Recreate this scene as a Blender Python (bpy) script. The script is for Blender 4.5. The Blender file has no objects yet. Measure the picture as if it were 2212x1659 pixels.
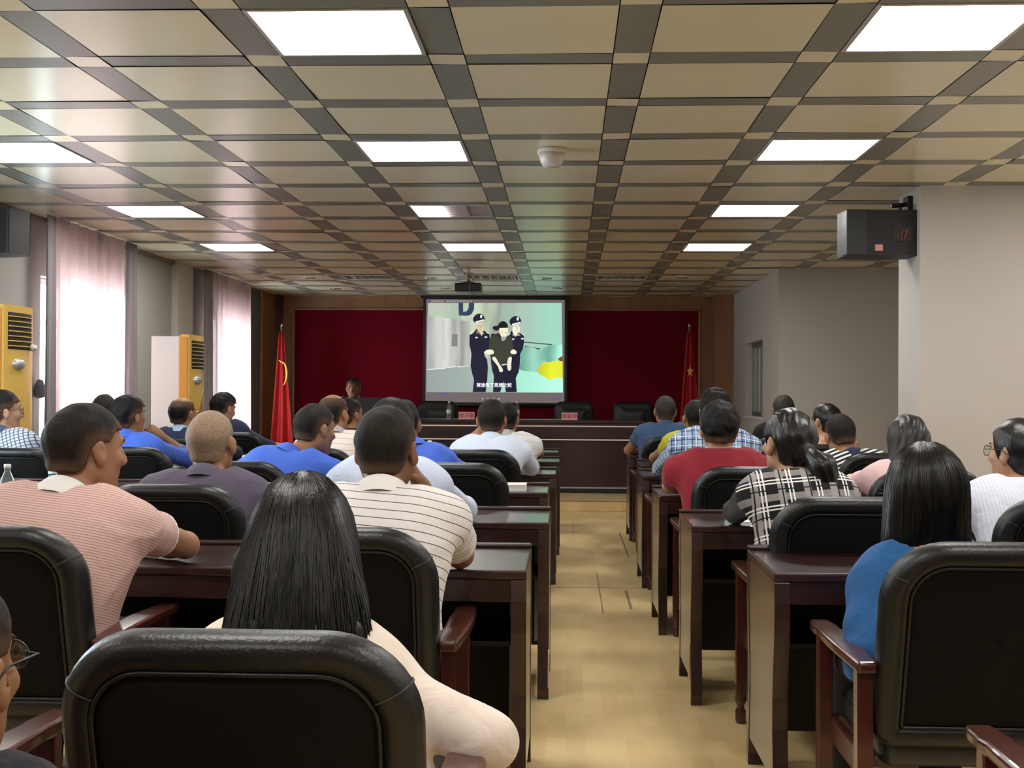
import bpy, math, random
import numpy as np
from mathutils import Vector, Matrix, Euler

random.seed(7)
R = math.radians
SC = bpy.context.scene
COL = SC.collection

# ---------------------------------------------------------------- camera, world, exposure
CAM = Vector((0.0, 0.0, 1.31))
F_PX = 2650.0
ROT = Euler((R(90.43), R(-0.30), R(2.59)), 'XYZ')
cam_data = bpy.data.cameras.new('camera')
cam_data.sensor_width = 36.0
cam_data.lens = 36.0 * F_PX / 2212.0
cam_data.clip_start = 0.05
cam = bpy.data.objects.new('camera', cam_data)
cam.location = CAM
cam.rotation_euler = ROT
COL.objects.link(cam)
SC.camera = cam

SC.view_settings.view_transform = 'Standard'
SC.view_settings.look = 'None'
SC.view_settings.gamma = 1.0
SC.view_settings.exposure = 1.50
try:
    SC.view_settings.use_curve_mapping = False
except Exception:
    pass

world = bpy.data.worlds.new('daylight')
SC.world = world
world.use_nodes = True
bg = world.node_tree.nodes['Background']
bg.inputs[0].default_value = (0.84, 0.93, 1.0, 1)
bg.inputs[1].default_value = 6.0
LAMP = 8.0            # strength of the ceiling diffusers

RM = ROT.to_matrix()
def at(px, py, Y):
    """point at depth Y (along the room) seen at photo pixel px, py"""
    d = RM @ Vector(((px - 1106.0) / F_PX, -(py - 829.5) / F_PX, -1.0))
    return CAM + d * (Y / d.y)

# ---------------------------------------------------------------- materials
MATS = {}
def node_mat(name):
    m = bpy.data.materials.new(name)
    m.use_nodes = True
    nt = m.node_tree
    return m, nt, nt.nodes['Principled BSDF']

def mat(name, col, rough=0.6, metal=0.0, spec=0.5, bump=0.0, bscale=60.0, coat=0.0, var=0.0, vscale=3.0, emis=None, estr=0.0, stretch=None, coatr=0.1):
    if name in MATS:
        return MATS[name]
    m, nt, b = node_mat(name)
    b.inputs['Base Color'].default_value = (*col, 1)
    b.inputs['Roughness'].default_value = rough
    b.inputs['Metallic'].default_value = metal
    b.inputs['Specular IOR Level'].default_value = spec
    b.inputs['Coat Weight'].default_value = coat
    b.inputs['Coat Roughness'].default_value = coatr
    tc = nt.nodes.new('ShaderNodeTexCoord')
    mp = nt.nodes.new('ShaderNodeMapping')
    if stretch:
        mp.inputs['Scale'].default_value = stretch
    nt.links.new(tc.outputs['Object'], mp.inputs['Vector'])
    if var > 0:
        n = nt.nodes.new('ShaderNodeTexNoise')
        n.inputs['Scale'].default_value = vscale
        n.inputs['Detail'].default_value = 4
        nt.links.new(mp.outputs[0], n.inputs['Vector'])
        r = nt.nodes.new('ShaderNodeValToRGB')
        r.color_ramp.elements[0].position = 0.3
        r.color_ramp.elements[1].position = 0.7
        r.color_ramp.elements[0].color = (*[c * (1 - var) for c in col], 1)
        r.color_ramp.elements[1].color = (*[min(1, c * (1 + var)) for c in col], 1)
        nt.links.new(n.outputs[0], r.inputs[0])
        nt.links.new(r.outputs[0], b.inputs['Base Color'])
    if bump > 0:
        n2 = nt.nodes.new('ShaderNodeTexNoise')
        n2.inputs['Scale'].default_value = bscale
        n2.inputs['Detail'].default_value = 3
        nt.links.new(mp.outputs[0], n2.inputs['Vector'])
        bp = nt.nodes.new('ShaderNodeBump')
        bp.inputs['Strength'].default_value = bump
        bp.inputs['Distance'].default_value = 0.004
        nt.links.new(n2.outputs[0], bp.inputs['Height'])
        nt.links.new(bp.outputs[0], b.inputs['Normal'])
    if emis:
        b.inputs['Emission Color'].default_value = (*emis, 1)
        b.inputs['Emission Strength'].default_value = estr
    MATS[name] = m
    return m

def M(nt, op, a, b=None, c=None):
    n = nt.nodes.new('ShaderNodeMath')
    n.operation = op
    for i, v in enumerate((a, b, c)):
        if v is None:
            continue
        if isinstance(v, (int, float)):
            n.inputs[i].default_value = v
        else:
            nt.links.new(v, n.inputs[i])
    return n.outputs[0]

def mixc(nt, fac, a, b):
    n = nt.nodes.new('ShaderNodeMix')
    n.data_type = 'RGBA'
    if isinstance(fac, (int, float)):
        n.inputs[0].default_value = fac
    else:
        nt.links.new(fac, n.inputs[0])
    for i, v in ((6, a), (7, b)):
        if isinstance(v, tuple):
            n.inputs[i].default_value = (*v, 1)
        else:
            nt.links.new(v, n.inputs[i])
    return n.outputs[2]

def cloth_mat(name, base, pattern=None, rough=0.85):
    """woven cloth; the pattern runs in the garment's own along/around coordinates"""
    if name in MATS:
        return MATS[name]
    m, nt, b = node_mat(name)
    b.inputs['Roughness'].default_value = rough
    b.inputs['Specular IOR Level'].default_value = 0.2
    b.inputs['Sheen Weight'].default_value = 0.08
    at_ = nt.nodes.new('ShaderNodeAttribute')
    at_.attribute_name = 'weave'
    sp = nt.nodes.new('ShaderNodeSeparateXYZ')
    nt.links.new(at_.outputs['Vector'], sp.inputs[0])
    u, v = sp.outputs[0], sp.outputs[1]
    def band(c, period, duty, off=0.0):
        f = M(nt, 'FRACT', M(nt, 'ADD', M(nt, 'DIVIDE', c, period), 50.0 + off))
        return M(nt, 'LESS_THAN', f, duty)
    col = tuple(base)
    for p in (pattern or []):
        c = v if p[0] == 'v' else u
        if p[0] in 'uv':
            col = mixc(nt, M(nt, 'MULTIPLY', band(c, p[1], p[2], p[4] if len(p) > 4 else 0.0), p[5] if len(p) > 5 else 1.0), col, p[3])
        elif p[0] == 'd':      # diamonds / motif
            a1 = M(nt, 'ABSOLUTE', M(nt, 'SUBTRACT', M(nt, 'FRACT', M(nt, 'ADD', M(nt, 'DIVIDE', u, p[1]), 50.0)), 0.5))
            a2 = M(nt, 'ABSOLUTE', M(nt, 'SUBTRACT', M(nt, 'FRACT', M(nt, 'ADD', M(nt, 'DIVIDE', v, p[1]), 50.0)), 0.5))
            s = M(nt, 'ADD', a1, a2)
            col = mixc(nt, M(nt, 'LESS_THAN', M(nt, 'ABSOLUTE', M(nt, 'SUBTRACT', s, 0.4)), p[2]), col, p[3])
    if isinstance(col, tuple):
        b.inputs['Base Color'].default_value = (*col, 1)
    else:
        nt.links.new(col, b.inputs['Base Color'])
    tc = nt.nodes.new('ShaderNodeTexCoord')
    n2 = nt.nodes.new('ShaderNodeTexNoise')
    n2.inputs['Scale'].default_value = 14
    n2.inputs['Detail'].default_value = 3
    n2.inputs['Distortion'].default_value = 1.2
    nt.links.new(tc.outputs['Object'], n2.inputs['Vector'])
    bp = nt.nodes.new('ShaderNodeBump')
    bp.inputs['Strength'].default_value = 0.35
    bp.inputs['Distance'].default_value = 0.02
    nt.links.new(n2.outputs[0], bp.inputs['Height'])
    nt.links.new(bp.outputs[0], b.inputs['Normal'])
    MATS[name] = m
    return m

# ---------------------------------------------------------------- mesh helpers
class MB:
    def __init__(s):
        s.v, s.f, s.m, s.sm = [], [], [], []
    def add(s, vs, fs, mi=0, smooth=False):
        o = len(s.v)
        s.v.extend([tuple(v) for v in vs])
        for f in fs:
            s.f.append(tuple(i + o for i in f))
            s.m.append(mi)
            s.sm.append(smooth)
        return s
    def box(s, x0, x1, y0, y1, z0, z1, mi=0, mtx=None):
        vs = [Vector((x, y, z)) for z in (z0, z1) for y in (y0, y1) for x in (x0, x1)]
        if mtx is not None:
            vs = [mtx @ v for v in vs]
        return s.add(vs, [(0, 2, 3, 1), (4, 5, 7, 6), (0, 1, 5, 4), (2, 6, 7, 3), (0, 4, 6, 2), (1, 3, 7, 5)], mi)
    def prism(s, poly, axis, a0, a1, mi=0, smooth=False):
        """poly: 2-D points; axis 'x' -> (y,z) poly, 'y' -> (x,z), 'z' -> (x,y)"""
        def p(q, a):
            return (a, q[0], q[1]) if axis == 'x' else (q[0], a, q[1]) if axis == 'y' else (q[0], q[1], a)
        n = len(poly)
        vs = [p(q, a0) for q in poly] + [p(q, a1) for q in poly]
        s.add(vs, [tuple(range(n))[::-1], tuple(range(n, 2 * n))], mi)
        return s.add(vs, [(i, (i + 1) % n, n + (i + 1) % n, n + i) for i in range(n)], mi, smooth)
    def tube(s, pts, rad, seg=8, mi=0, closed=False, flat=None, side=None):
        pts = [Vector(p) for p in pts]
        n = len(pts)
        if isinstance(rad, (int, float)):
            rad = [rad] * n
        rings = []
        up = Vector((0, 0, 1))
        for i, p in enumerate(pts):
            a = pts[(i - 1) % n] if (closed or i > 0) else p
            b = pts[(i + 1) % n] if (closed or i < n - 1) else p
            t = (b - a).normalized()
            ref = side if side is not None else up if abs(t.z) < 0.9 else Vector((0, 1, 0))
            x = t.cross(ref).normalized()
            y = x.cross(t).normalized()
            rings.append([p + (x * math.cos(2 * math.pi * k / seg) * (flat or 1) + y * math.sin(2 * math.pi * k / seg)) * rad[i] for k in range(seg)])
        vs = [v for r_ in rings for v in r_]
        fs = []
        for i in range(n if closed else n - 1):
            j = (i + 1) % n
            for k in range(seg):
                fs.append((i * seg + k, i * seg + (k + 1) % seg, j * seg + (k + 1) % seg, j * seg + k))
        if not closed:
            s.add(vs, [tuple(range(seg))[::-1], tuple(range((n - 1) * seg, n * seg))], mi)
            o = len(s.v) - len(vs)
            for f in fs:
                s.f.append(tuple(i + o for i in f)); s.m.append(mi); s.sm.append(True)
            return s
        return s.add(vs, fs, mi, True)
    def lathe(s, prof, cx=0, cy=0, z0=0, seg=24, mi=0, smooth=True):
        vs = [(cx + r_ * math.cos(2 * math.pi * k / seg), cy + r_ * math.sin(2 * math.pi * k / seg), z0 + z) for r_, z in prof for k in range(seg)]
        fs = [(i * seg + k, i * seg + (k + 1) % seg, (i + 1) * seg + (k + 1) % seg, (i + 1) * seg + k) for i in range(len(prof) - 1) for k in range(seg)]
        s.add(vs, fs, mi, smooth)
        o = len(s.v) - len(vs)
        for f in (tuple(range(seg))[::-1], tuple(range((len(prof) - 1) * seg, len(prof) * seg))):
            s.f.append(tuple(i + o for i in f)); s.m.append(mi); s.sm.append(False)
        return s
    def build(s, name, mats, parent=None, bevel=0.0, loc=None, bseg=2):
        me = bpy.data.meshes.new(name)
        me.from_pydata(s.v, [], s.f)
        if not isinstance(mats, (list, tuple)):
            mats = [mats]
        for m in mats:
            me.materials.append(m)
        me.polygons.foreach_set('material_index', s.m)
        me.polygons.foreach_set('use_smooth', s.sm)
        me.update()
        o = bpy.data.objects.new(name, me)
        COL.objects.link(o)
        if parent is not None:
            o.parent = parent
        if loc is not None:
            o.location = loc
        if bevel > 0:
            b = o.modifiers.new('bevel', 'BEVEL')
            b.width = bevel
            b.segments = bseg
            b.limit_method = 'ANGLE'
            b.angle_limit = R(40)
        return o

def tag(o, label=None, cat=None, group=None, kind=None):
    if label: o['label'] = label
    if cat: o['category'] = cat
    if group: o['group'] = group
    if kind: o['kind'] = kind
    return o

def empty(name, loc, rz=0.0):
    o = bpy.data.objects.new(name, None)
    o.empty_display_size = 0.1
    o.location = loc
    o.rotation_euler = (0, 0, rz)
    COL.objects.link(o)
    return o

def copy_tree(o, parent=None):
    c = o.copy()
    COL.objects.link(c)
    c.parent = parent
    for ch in list(o.children):
        copy_tree(ch, c)
    return c

def box_obj(name, dims, m, parent=None, bevel=0.0):
    return MB().box(*dims).build(name, m, parent, bevel)

# ---------------------------------------------------------------- shared materials
WOOD_DK = mat('cherry_wood', (0.026, 0.007, 0.006), 0.32, spec=0.5, coat=0.6, coatr=0.12, var=0.35, vscale=2.5, stretch=(1, 8, 8))
WOOD_PANEL = mat('cherry_side_panel', (0.075, 0.030, 0.018), 0.3, coat=0.9, coatr=0.2, var=0.3, vscale=2.5, stretch=(8, 8, 1))
WOOD_BLACK = mat('dark_modesty_board', (0.006, 0.004, 0.004), 0.5, var=0.3)
WOOD_RED = mat('red_armrest_wood', (0.060, 0.011, 0.008), 0.28, coat=0.6, coatr=0.12, var=0.3, vscale=4, stretch=(6, 1, 6))
LEATHER = mat('black_leather', (0.005, 0.006, 0.007), 0.38, spec=0.48, bump=0.25, bscale=160)
LEATHER_BACK = mat('black_back_vinyl', (0.0045, 0.0045, 0.0045), 0.7, spec=0.16, bump=0.2, bscale=220)
LEATHER_SEAT = mat('black_seat_leather', (0.020, 0.024, 0.026), 0.33, spec=0.6, bump=0.5, bscale=22)
STITCH = mat('leather_seam', (0.035, 0.036, 0.036), 0.5)
METAL_EDGE = mat('dull_metal_strip', (0.45, 0.42, 0.40), 0.45, metal=0.6)
CHROME = mat('chrome', (0.75, 0.75, 0.75), 0.12, metal=1.0)
BLACK_PL = mat('black_plastic', (0.012, 0.012, 0.014), 0.42)
WHITE_PL = mat('white_plastic', (0.75, 0.74, 0.72), 0.4)

# ---------------------------------------------------------------- the room
CEIL = 2.677
XL, XR, XA = -4.16, 2.28, 5.2      # left wall, right wall face, alcove end
YB, YF = -3.5, 17.35               # wall behind, wall in front
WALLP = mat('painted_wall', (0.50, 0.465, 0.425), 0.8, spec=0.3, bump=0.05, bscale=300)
WALLL = mat('painted_wall_shaded', (0.36, 0.35, 0.32), 0.8, spec=0.3, bump=0.05, bscale=300)  # same paint as the other walls, darkened in colour for its backlit shade
WOOD_WALL = mat('veneer_panelling', (0.30, 0.135, 0.055), 0.38, spec=0.45, var=0.14, vscale=1.6, stretch=(5, 5, 0.6))
RED_FELT = mat('dark_red_felt', (0.15, 0.003, 0.011), 0.9, spec=0.1, bump=0.2, bscale=90)

# floor: pale laminate with short staves
fm, nt, b = node_mat('laminate_floor')
tc = nt.nodes.new('ShaderNodeTexCoord')
mp = nt.nodes.new('ShaderNodeMapping'); mp.inputs['Rotation'].default_value = (0, 0, R(90))
nt.links.new(tc.outputs['Object'], mp.inputs[0])
br = nt.nodes.new('ShaderNodeTexBrick')
br.inputs['Scale'].default_value = 1.0
br.inputs['Brick Width'].default_value = 0.36
br.inputs['Row Height'].default_value = 0.075
br.inputs['Mortar Size'].default_value = 0.0
br.inputs['Color1'].default_value = (0.80, 0.60, 0.30, 1)
br.inputs['Color2'].default_value = (0.70, 0.51, 0.245, 1)
br.inputs['Mortar'].default_value = (0.40, 0.27, 0.13, 1)
nt.links.new(mp.outputs[0], br.inputs['Vector'])
nz = nt.nodes.new('ShaderNodeTexNoise'); nz.inputs['Scale'].default_value = 1.7; nz.inputs['Detail'].default_value = 5
nt.links.new(tc.outputs['Object'], nz.inputs['Vector'])
rp = nt.nodes.new('ShaderNodeValToRGB')
rp.color_ramp.elements[0].position = 0.35; rp.color_ramp.elements[0].color = (0.78, 0.76, 0.72, 1)
rp.color_ramp.elements[1].position = 0.65; rp.color_ramp.elements[1].color = (1, 1, 1, 1)
nt.links.new(nz.outputs[0], rp.inputs[0])
mu = nt.nodes.new('ShaderNodeMix'); mu.data_type = 'RGBA'; mu.blend_type = 'MULTIPLY'; mu.inputs[0].default_value = 1.0
nt.links.new(br.outputs['Color'], mu.inputs[6]); nt.links.new(rp.outputs[0], mu.inputs[7])
nt.links.new(mu.outputs[2], b.inputs['Base Color'])
b.inputs['Roughness'].default_value = 0.34
b.inputs['Specular IOR Level'].default_value = 0.4
FLOORM = fm
fl = MB().box(XL - 0.3, XA + 0.3, YB - 0.3, YF + 0.3, -0.1, 0.0).build('floor', FLOORM)
tag(fl, kind='structure')
# open joints in the boards of the aisle
jm = mat('open_floor_joint', (0.22, 0.15, 0.08), 0.7)
j = MB()
for (xa, ya, xb, yb) in ((0.22, 9.0, 0.215, 7.35), (0.50, 11.6, 0.49, 9.9), (0.40, 8.2, 0.385, 7.5), (0.06, 12.9, 0.06, 11.3)):
    j.box(min(xa, xb), max(xa, xb) + 0.003, yb, ya, 0.0, 0.0012)
j.box(-0.12, 0.55, 8.30, 8.312, 0.0, 0.0012)
tag(j.build('trim_1', jm), kind='structure')

# ceiling: glossy metal panels with darker joint strips, each tray very slightly dished
PX, PW, SXW = 0.2515, 0.7495, 0.148
PY, PYW, SYW = 4.925, 0.759, 0.155
tanm = mat('ceiling_panel_tan', (0.82, 0.745, 0.535), 0.24, metal=0.0, spec=0.5, var=0.05, vscale=0.8)
grym = mat('ceiling_strip_grey', (0.22, 0.23, 0.20), 0.32, spec=0.45)
joint = mat('ceiling_joint', (0.03, 0.027, 0.022), 0.7)
LITS = {(0, -2), (0, 1), (3, -5), (3, -2), (3, 1), (6, -5), (6, -2), (6, 1), (9, -5), (9, -2), (9, 1),
        (-3, -5), (-3, -2), (-3, 1), (-6, -5), (-6, -2), (-6, 1), (0, -5), (3, 4), (0, 4), (-3, 4)}
OFFS = {(13, -4), (13, -2), (13, 0)}
cells = MB()
rg = random.Random(3)
def tray(x0, x1, y0, y1, mi, dish):
    x0, x1, y0, y1 = max(x0, XL), min(x1, XA), max(y0, YB), min(y1, YF)
    if x1 - x0 < 0.02 or y1 - y0 < 0.02:
        return
    g = 0.0022
    x0 += g; x1 -= g; y0 += g; y1 -= g
    n = 7 if dish else 2
    tx, ty = rg.uniform(-1, 1) * 0.0016, rg.uniform(-1, 1) * 0.0022
    dd = dish * rg.uniform(0.4, 1.3)
    vs = []
    for jy in range(n):
        for ix in range(n):
            a, c = ix / (n - 1) * 2 - 1, jy / (n - 1) * 2 - 1
            z = CEIL + tx * a + ty * c + dd * (1 - a * a) * (1 - c * c)
            vs.append((x0 + (a + 1) / 2 * (x1 - x0), y0 + (c + 1) / 2 * (y1 - y0), z))
    cells.add(vs, [(jy * n + ix, (jy + 1) * n + ix, (jy + 1) * n + ix + 1, jy * n + ix + 1) for jy in range(n - 1) for ix in range(n - 1)], mi, True)
for r_ in range(-12, 18):
    ys = PY + (r_ - 1) * PYW                # strip r_ starts here; the tray row r_ follows it
    for c_ in range(-8, 8):
        xs = PX + c_ * PW - SXW / 2
        tray(xs, xs + SXW, ys, ys + SYW, 0, 0)                      # crossing piece, tan
        tray(xs + SXW, xs + PW, ys, ys + SYW, 1, 0)                 # cross strip
        tray(xs, xs + SXW, ys + SYW, ys + PYW, 1, 0)                # long strip
        if (r_, c_) not in LITS and (r_, c_) not in OFFS:
            tray(xs + SXW, xs + PW, ys + SYW, ys + PYW, 0, 0.0012)
cells.box(XL - 0.2, XA + 0.2, YB - 0.2, YF + 0.2, CEIL + 0.10, CEIL + 0.16, 2)
cells.build('ceiling', [tanm, grym, joint])
tag(bpy.data.objects['ceiling'], kind='structure')

# left wall with two window openings in view; a nearer unseen one, spaced alike, is added to light the pillar
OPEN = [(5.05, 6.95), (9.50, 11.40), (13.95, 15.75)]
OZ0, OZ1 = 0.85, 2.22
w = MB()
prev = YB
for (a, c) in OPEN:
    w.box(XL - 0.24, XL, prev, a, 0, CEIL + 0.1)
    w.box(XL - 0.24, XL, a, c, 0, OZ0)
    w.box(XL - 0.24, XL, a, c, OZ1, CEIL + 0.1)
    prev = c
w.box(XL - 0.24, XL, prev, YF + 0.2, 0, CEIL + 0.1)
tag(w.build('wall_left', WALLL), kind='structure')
# shallow pilaster between the windows
tag(MB().box(XL, XL + 0.07, 12.70, 13.22, 0, CEIL).build('trim_2', WALLP, bevel=0.003), kind='structure')
# ceiling edge trim along the left wall
tag(MB().box(XL, XL + 0.03, YB, YF, CEIL - 0.03, CEIL).build('trim_3', mat('edge_trim', (0.18, 0.14, 0.10), 0.4), bevel=0.004), kind='structure')

# right side: wall face far, return wall, deep alcove, pillar and near wall
WY0, WY1, WZ0, WZ1 = 14.48, 15.88, 1.035, 1.96
w = MB()
w.box(XR, XR + 0.2, 13.38, WY0, 0, CEIL + 0.1)
w.box(XR, XR + 0.2, WY1, YF + 0.2, 0, CEIL + 0.1)
w.box(XR, XR + 0.2, WY0, WY1, 0, WZ0)
w.box(XR, XR + 0.2, WY0, WY1, WZ1, CEIL + 0.1)
tag(w.build('wall_right', WALLP), kind='structure')
tag(MB().box(XR + 0.2, XA, 13.38, 13.58, 0, CEIL + 0.1).box(XR + 0.001, XR + 0.2, 13.3801, 13.5, 0, CEIL + 0.1).build('wall_alcove', WALLP), kind='structure')
tag(MB().box(XA, XA + 0.2, 8.12, 13.58, 0, CEIL + 0.1).build('wall_recess', WALLP), kind='structure')
tag(MB().box(XR + 0.01, XA + 0.2, 8.10, 8.62, 0, CEIL + 0.1).build('wall_pillar', WALLP, bevel=0.006), kind='structure')
tag(MB().box(4.05, 4.25, YB, 8.10, 0, CEIL + 0.1).build('wall_near_right', WALLP), kind='structure')
tag(MB().box(XL - 0.24, 4.25, YB - 0.2, YB, 0, CEIL + 0.1).build('wall_back', WALLP), kind='structure')

# front wall: veneer with the red felt field, pilasters either side
w = MB()
w.box(XL - 0.24, XR + 0.2, YF, YF + 0.2, 0, CEIL + 0.1)
tag(w.build('wall_front', WOOD_WALL), kind='structure')
xl_r, xr_r = at(638, 700, YF).x, at(1508, 700, YF).x
ztop = at(1000, 671, YF).z
fr = MB().box(xl_r, xr_r, YF - 0.03, YF, 0.15, ztop)
tag(fr.build('trim_4', RED_FELT, bevel=0.003), kind='structure')
fr = MB()
fr.box(xl_r - 0.03, xl_r, YF - 0.045, YF, 0.15, ztop + 0.03).box(xr_r, xr_r + 0.03, YF - 0.045, YF, 0.15, ztop + 0.03).box(xl_r - 0.03, xr_r + 0.03, YF - 0.045, YF, ztop, ztop + 0.03)
tag(fr.build('trim_5', WOOD_WALL, bevel=0.004), kind='structure')
tag(MB().box(2.02, XR, 17.00, YF, 0.13, CEIL).build('trim_6', WOOD_WALL, bevel=0.006), kind='structure')
tag(MB().box(XL, XL + 0.05, 16.36, 17.05, 0.13, CEIL).box(XL, XL + 0.02, 15.8, 16.36, 0.0, CEIL, 1).build('trim_7', [WOOD_WALL, mat('grey_side_panel', (0.12, 0.11, 0.11), 0.7)], bevel=0.004), kind='structure')
tag(MB().box(XL, XL + 0.10, 17.05, YF, 0.13, CEIL).build('trim_8', mat('dark_veneer', (0.09, 0.035, 0.02), 0.45), bevel=0.004), kind='structure')

# the low stage
tag(MB().box(XL, XR, 13.67, YF, 0.0, 0.134).build('floor_stage', FLOORM, bevel=0.004), kind='structure')
tag(MB().box(XL, XR, 13.655, 13.70, 0.118, 0.139).build('trim_9', mat('step_nosing', (0.42, 0.31, 0.18), 0.4), bevel=0.004), kind='structure')

# windows -------------------------------------------------------------
FRAMEM = mat('white_window_frame', (0.70, 0.71, 0.72), 0.4)
def glass_mat():
    m, nt, b = node_mat('window_glass')
    nt.nodes.remove(b)
    t = nt.nodes.new('ShaderNodeBsdfTransparent'); t.inputs[0].default_value = (0.93, 0.96, 0.96, 1)
    g = nt.nodes.new('ShaderNodeBsdfGlossy'); g.inputs['Roughness'].default_value = 0.02
    mx = nt.nodes.new('ShaderNodeMixShader'); mx.inputs[0].default_value = 0.06
    nt.links.new(t.outputs[0], mx.inputs[1]); nt.links.new(g.outputs[0], mx.inputs[2])
    nt.links.new(mx.outputs[0], nt.nodes['Material Output'].inputs[0])
    return m
GLASS = glass_mat()
for i, (a, c) in enumerate(OPEN):
    win = empty('window_%d' % (i if i else 4), (XL - 0.12, (a + c) / 2, OZ0))
    tag(win, kind='structure')
    hw, hh = (c - a) / 2, OZ1 - OZ0
    f = MB()
    f.box(-0.03, 0.03, -hw, -hw + 0.05, 0, hh).box(-0.03, 0.03, hw - 0.05, hw, 0, hh).box(-0.03, 0.03, -hw, hw, 0, 0.05).box(-0.03, 0.03, -hw, hw, hh - 0.05, hh)
    f.box(-0.025, 0.025, -0.03, 0.03, 0.05, hh - 0.05).box(-0.025, 0.025, -hw + 0.05, hw - 0.05, hh * 0.72, hh * 0.72 + 0.05)
    f.build('window_frame', FRAMEM, win, bevel=0.004)
    MB().box(-0.003, 0.003, -hw + 0.05, hw - 0.05, 0.05, hh - 0.05).build('window_pane', GLASS, win)
    MB().box(-0.10, 0.14, -hw - 0.03, hw + 0.03, -0.03, 0.0).build('window_sill', FRAMEM, win, bevel=0.004)

win = empty('window_3', (XR + 0.12, (WY0 + WY1) / 2, WZ0))
tag(win, kind='structure')
hw, hh = (WY1 - WY0) / 2, WZ1 - WZ0
greyf = mat('grey_aluminium', (0.28, 0.27, 0.25), 0.4, metal=0.5)
f = MB()
for yy in (-hw, -hw * 0.55, -0.25 * hw, 0.0, hw * 0.5, hw - 0.05):
    f.box(-0.03, 0.02, yy, yy + 0.05, 0, hh)
f.box(-0.03, 0.02, -hw, hw, 0, 0.06).box(-0.03, 0.02, -hw, hw, hh - 0.06, hh)
f.build('window_frame', greyf, win, bevel=0.003)
MB().box(-0.003, 0.003, -hw, hw, 0.02, hh - 0.02).build('window_pane', mat('frosted_glass', (0.55, 0.60, 0.58), 0.3), win)
MB().box(-0.14, 0.0, -hw, hw, -0.02, 0.004).build('window_sill', WHITE_PL, win, bevel=0.003)

# ---------------------------------------------------------------- ceiling lights
DIFF = mat('lit_diffuser', (0.9, 0.9, 0.9), 0.5, emis=(1.0, 0.985, 0.96), estr=LAMP)
LFRAME = mat('light_frame', (0.55, 0.54, 0.52), 0.35, metal=0.3)
BAFF = mat('louvre_grey', (0.42, 0.34, 0.33), 0.5)
def light_body(root, hx, hy, fm_=None):
    f = MB()
    t = 0.018
    f.box(-hx, -hx + t, -hy, hy, -0.006, 0.05).box(hx - t, hx, -hy, hy, -0.006, 0.05)
    f.box(-hx + t, hx - t, -hy, -hy + t, -0.006, 0.05).box(-hx + t, hx - t, hy - t, hy, -0.006, 0.05)
    f.box(-hx, hx, -hy, hy, 0.05, 0.056)
    f.build('light_frame', fm_ or LFRAME, root, bevel=0.002)
hx, hy = (PW - SXW) / 2 - 0.003, (PYW - SYW) / 2 - 0.003
def cell_centre(r_, c_):
    return (PX + c_ * PW + PW / 2, PY + (r_ - 1) * PYW + (SYW + PYW) / 2)
proto_light = None
ROWN = {0: 'first row from the camera', 3: 'second row from the camera', 6: 'third row from the camera', 9: 'fourth row, nearest the stage', -3: 'row overhead', -6: 'row at the back'}
CN = {-5: 'window side', -2: 'middle', 1: 'right side', 4: 'far right side'}
for (r_, c_) in sorted(LITS):
    x, y = cell_centre(r_, c_)
    if x > 3.9 and y < 8.1 and False:
        continue
    if (r_, c_) == (6, -2):
        root = empty('ceiling_light', (x, y, CEIL))
        tag(root, 'half-lit square ceiling light, grey louvre slid over its right part', 'ceiling light', 'ceiling lights')
        light_body(root, hx, hy)
        xs = -hx + 0.018 + (2 * hx - 0.036) * 0.40
        MB().box(-hx + 0.018, xs, -hy + 0.018, hy - 0.018, 0.0, 0.008).build('diffuser', DIFF, root)
        lv = MB().box(xs, hx - 0.018, -hy + 0.018, hy - 0.018, 0.012, 0.02)
        for k in range(7):
            yy = -hy + 0.04 + k * (2 * hy - 0.08) / 6
            lv.box(xs, hx - 0.018, yy - 0.006, yy + 0.006, -0.002, 0.012)
        lv.box((xs + hx) / 2 - 0.004, (xs + hx) / 2 + 0.004, -hy + 0.018, hy - 0.018, -0.003, 0.012)
        o = lv.build('louvre', BAFF, root)
        o['label'] = 'grey louvre with thin slats, unlit'
        continue
    if proto_light is None:
        root = empty('ceiling_light', (x, y, CEIL))
        light_body(root, hx, hy)
        MB().box(-hx + 0.018, hx - 0.018, -hy + 0.018, hy - 0.018, 0.0, 0.008).build('diffuser', DIFF, root)
        proto_light = root
    else:
        root = copy_tree(proto_light)
        root.location = (x, y, CEIL)
    tag(root, 'lit square ceiling light, %s, %s column' % (ROWN[r_], CN[c_]), 'ceiling light', 'ceiling lights')
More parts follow.
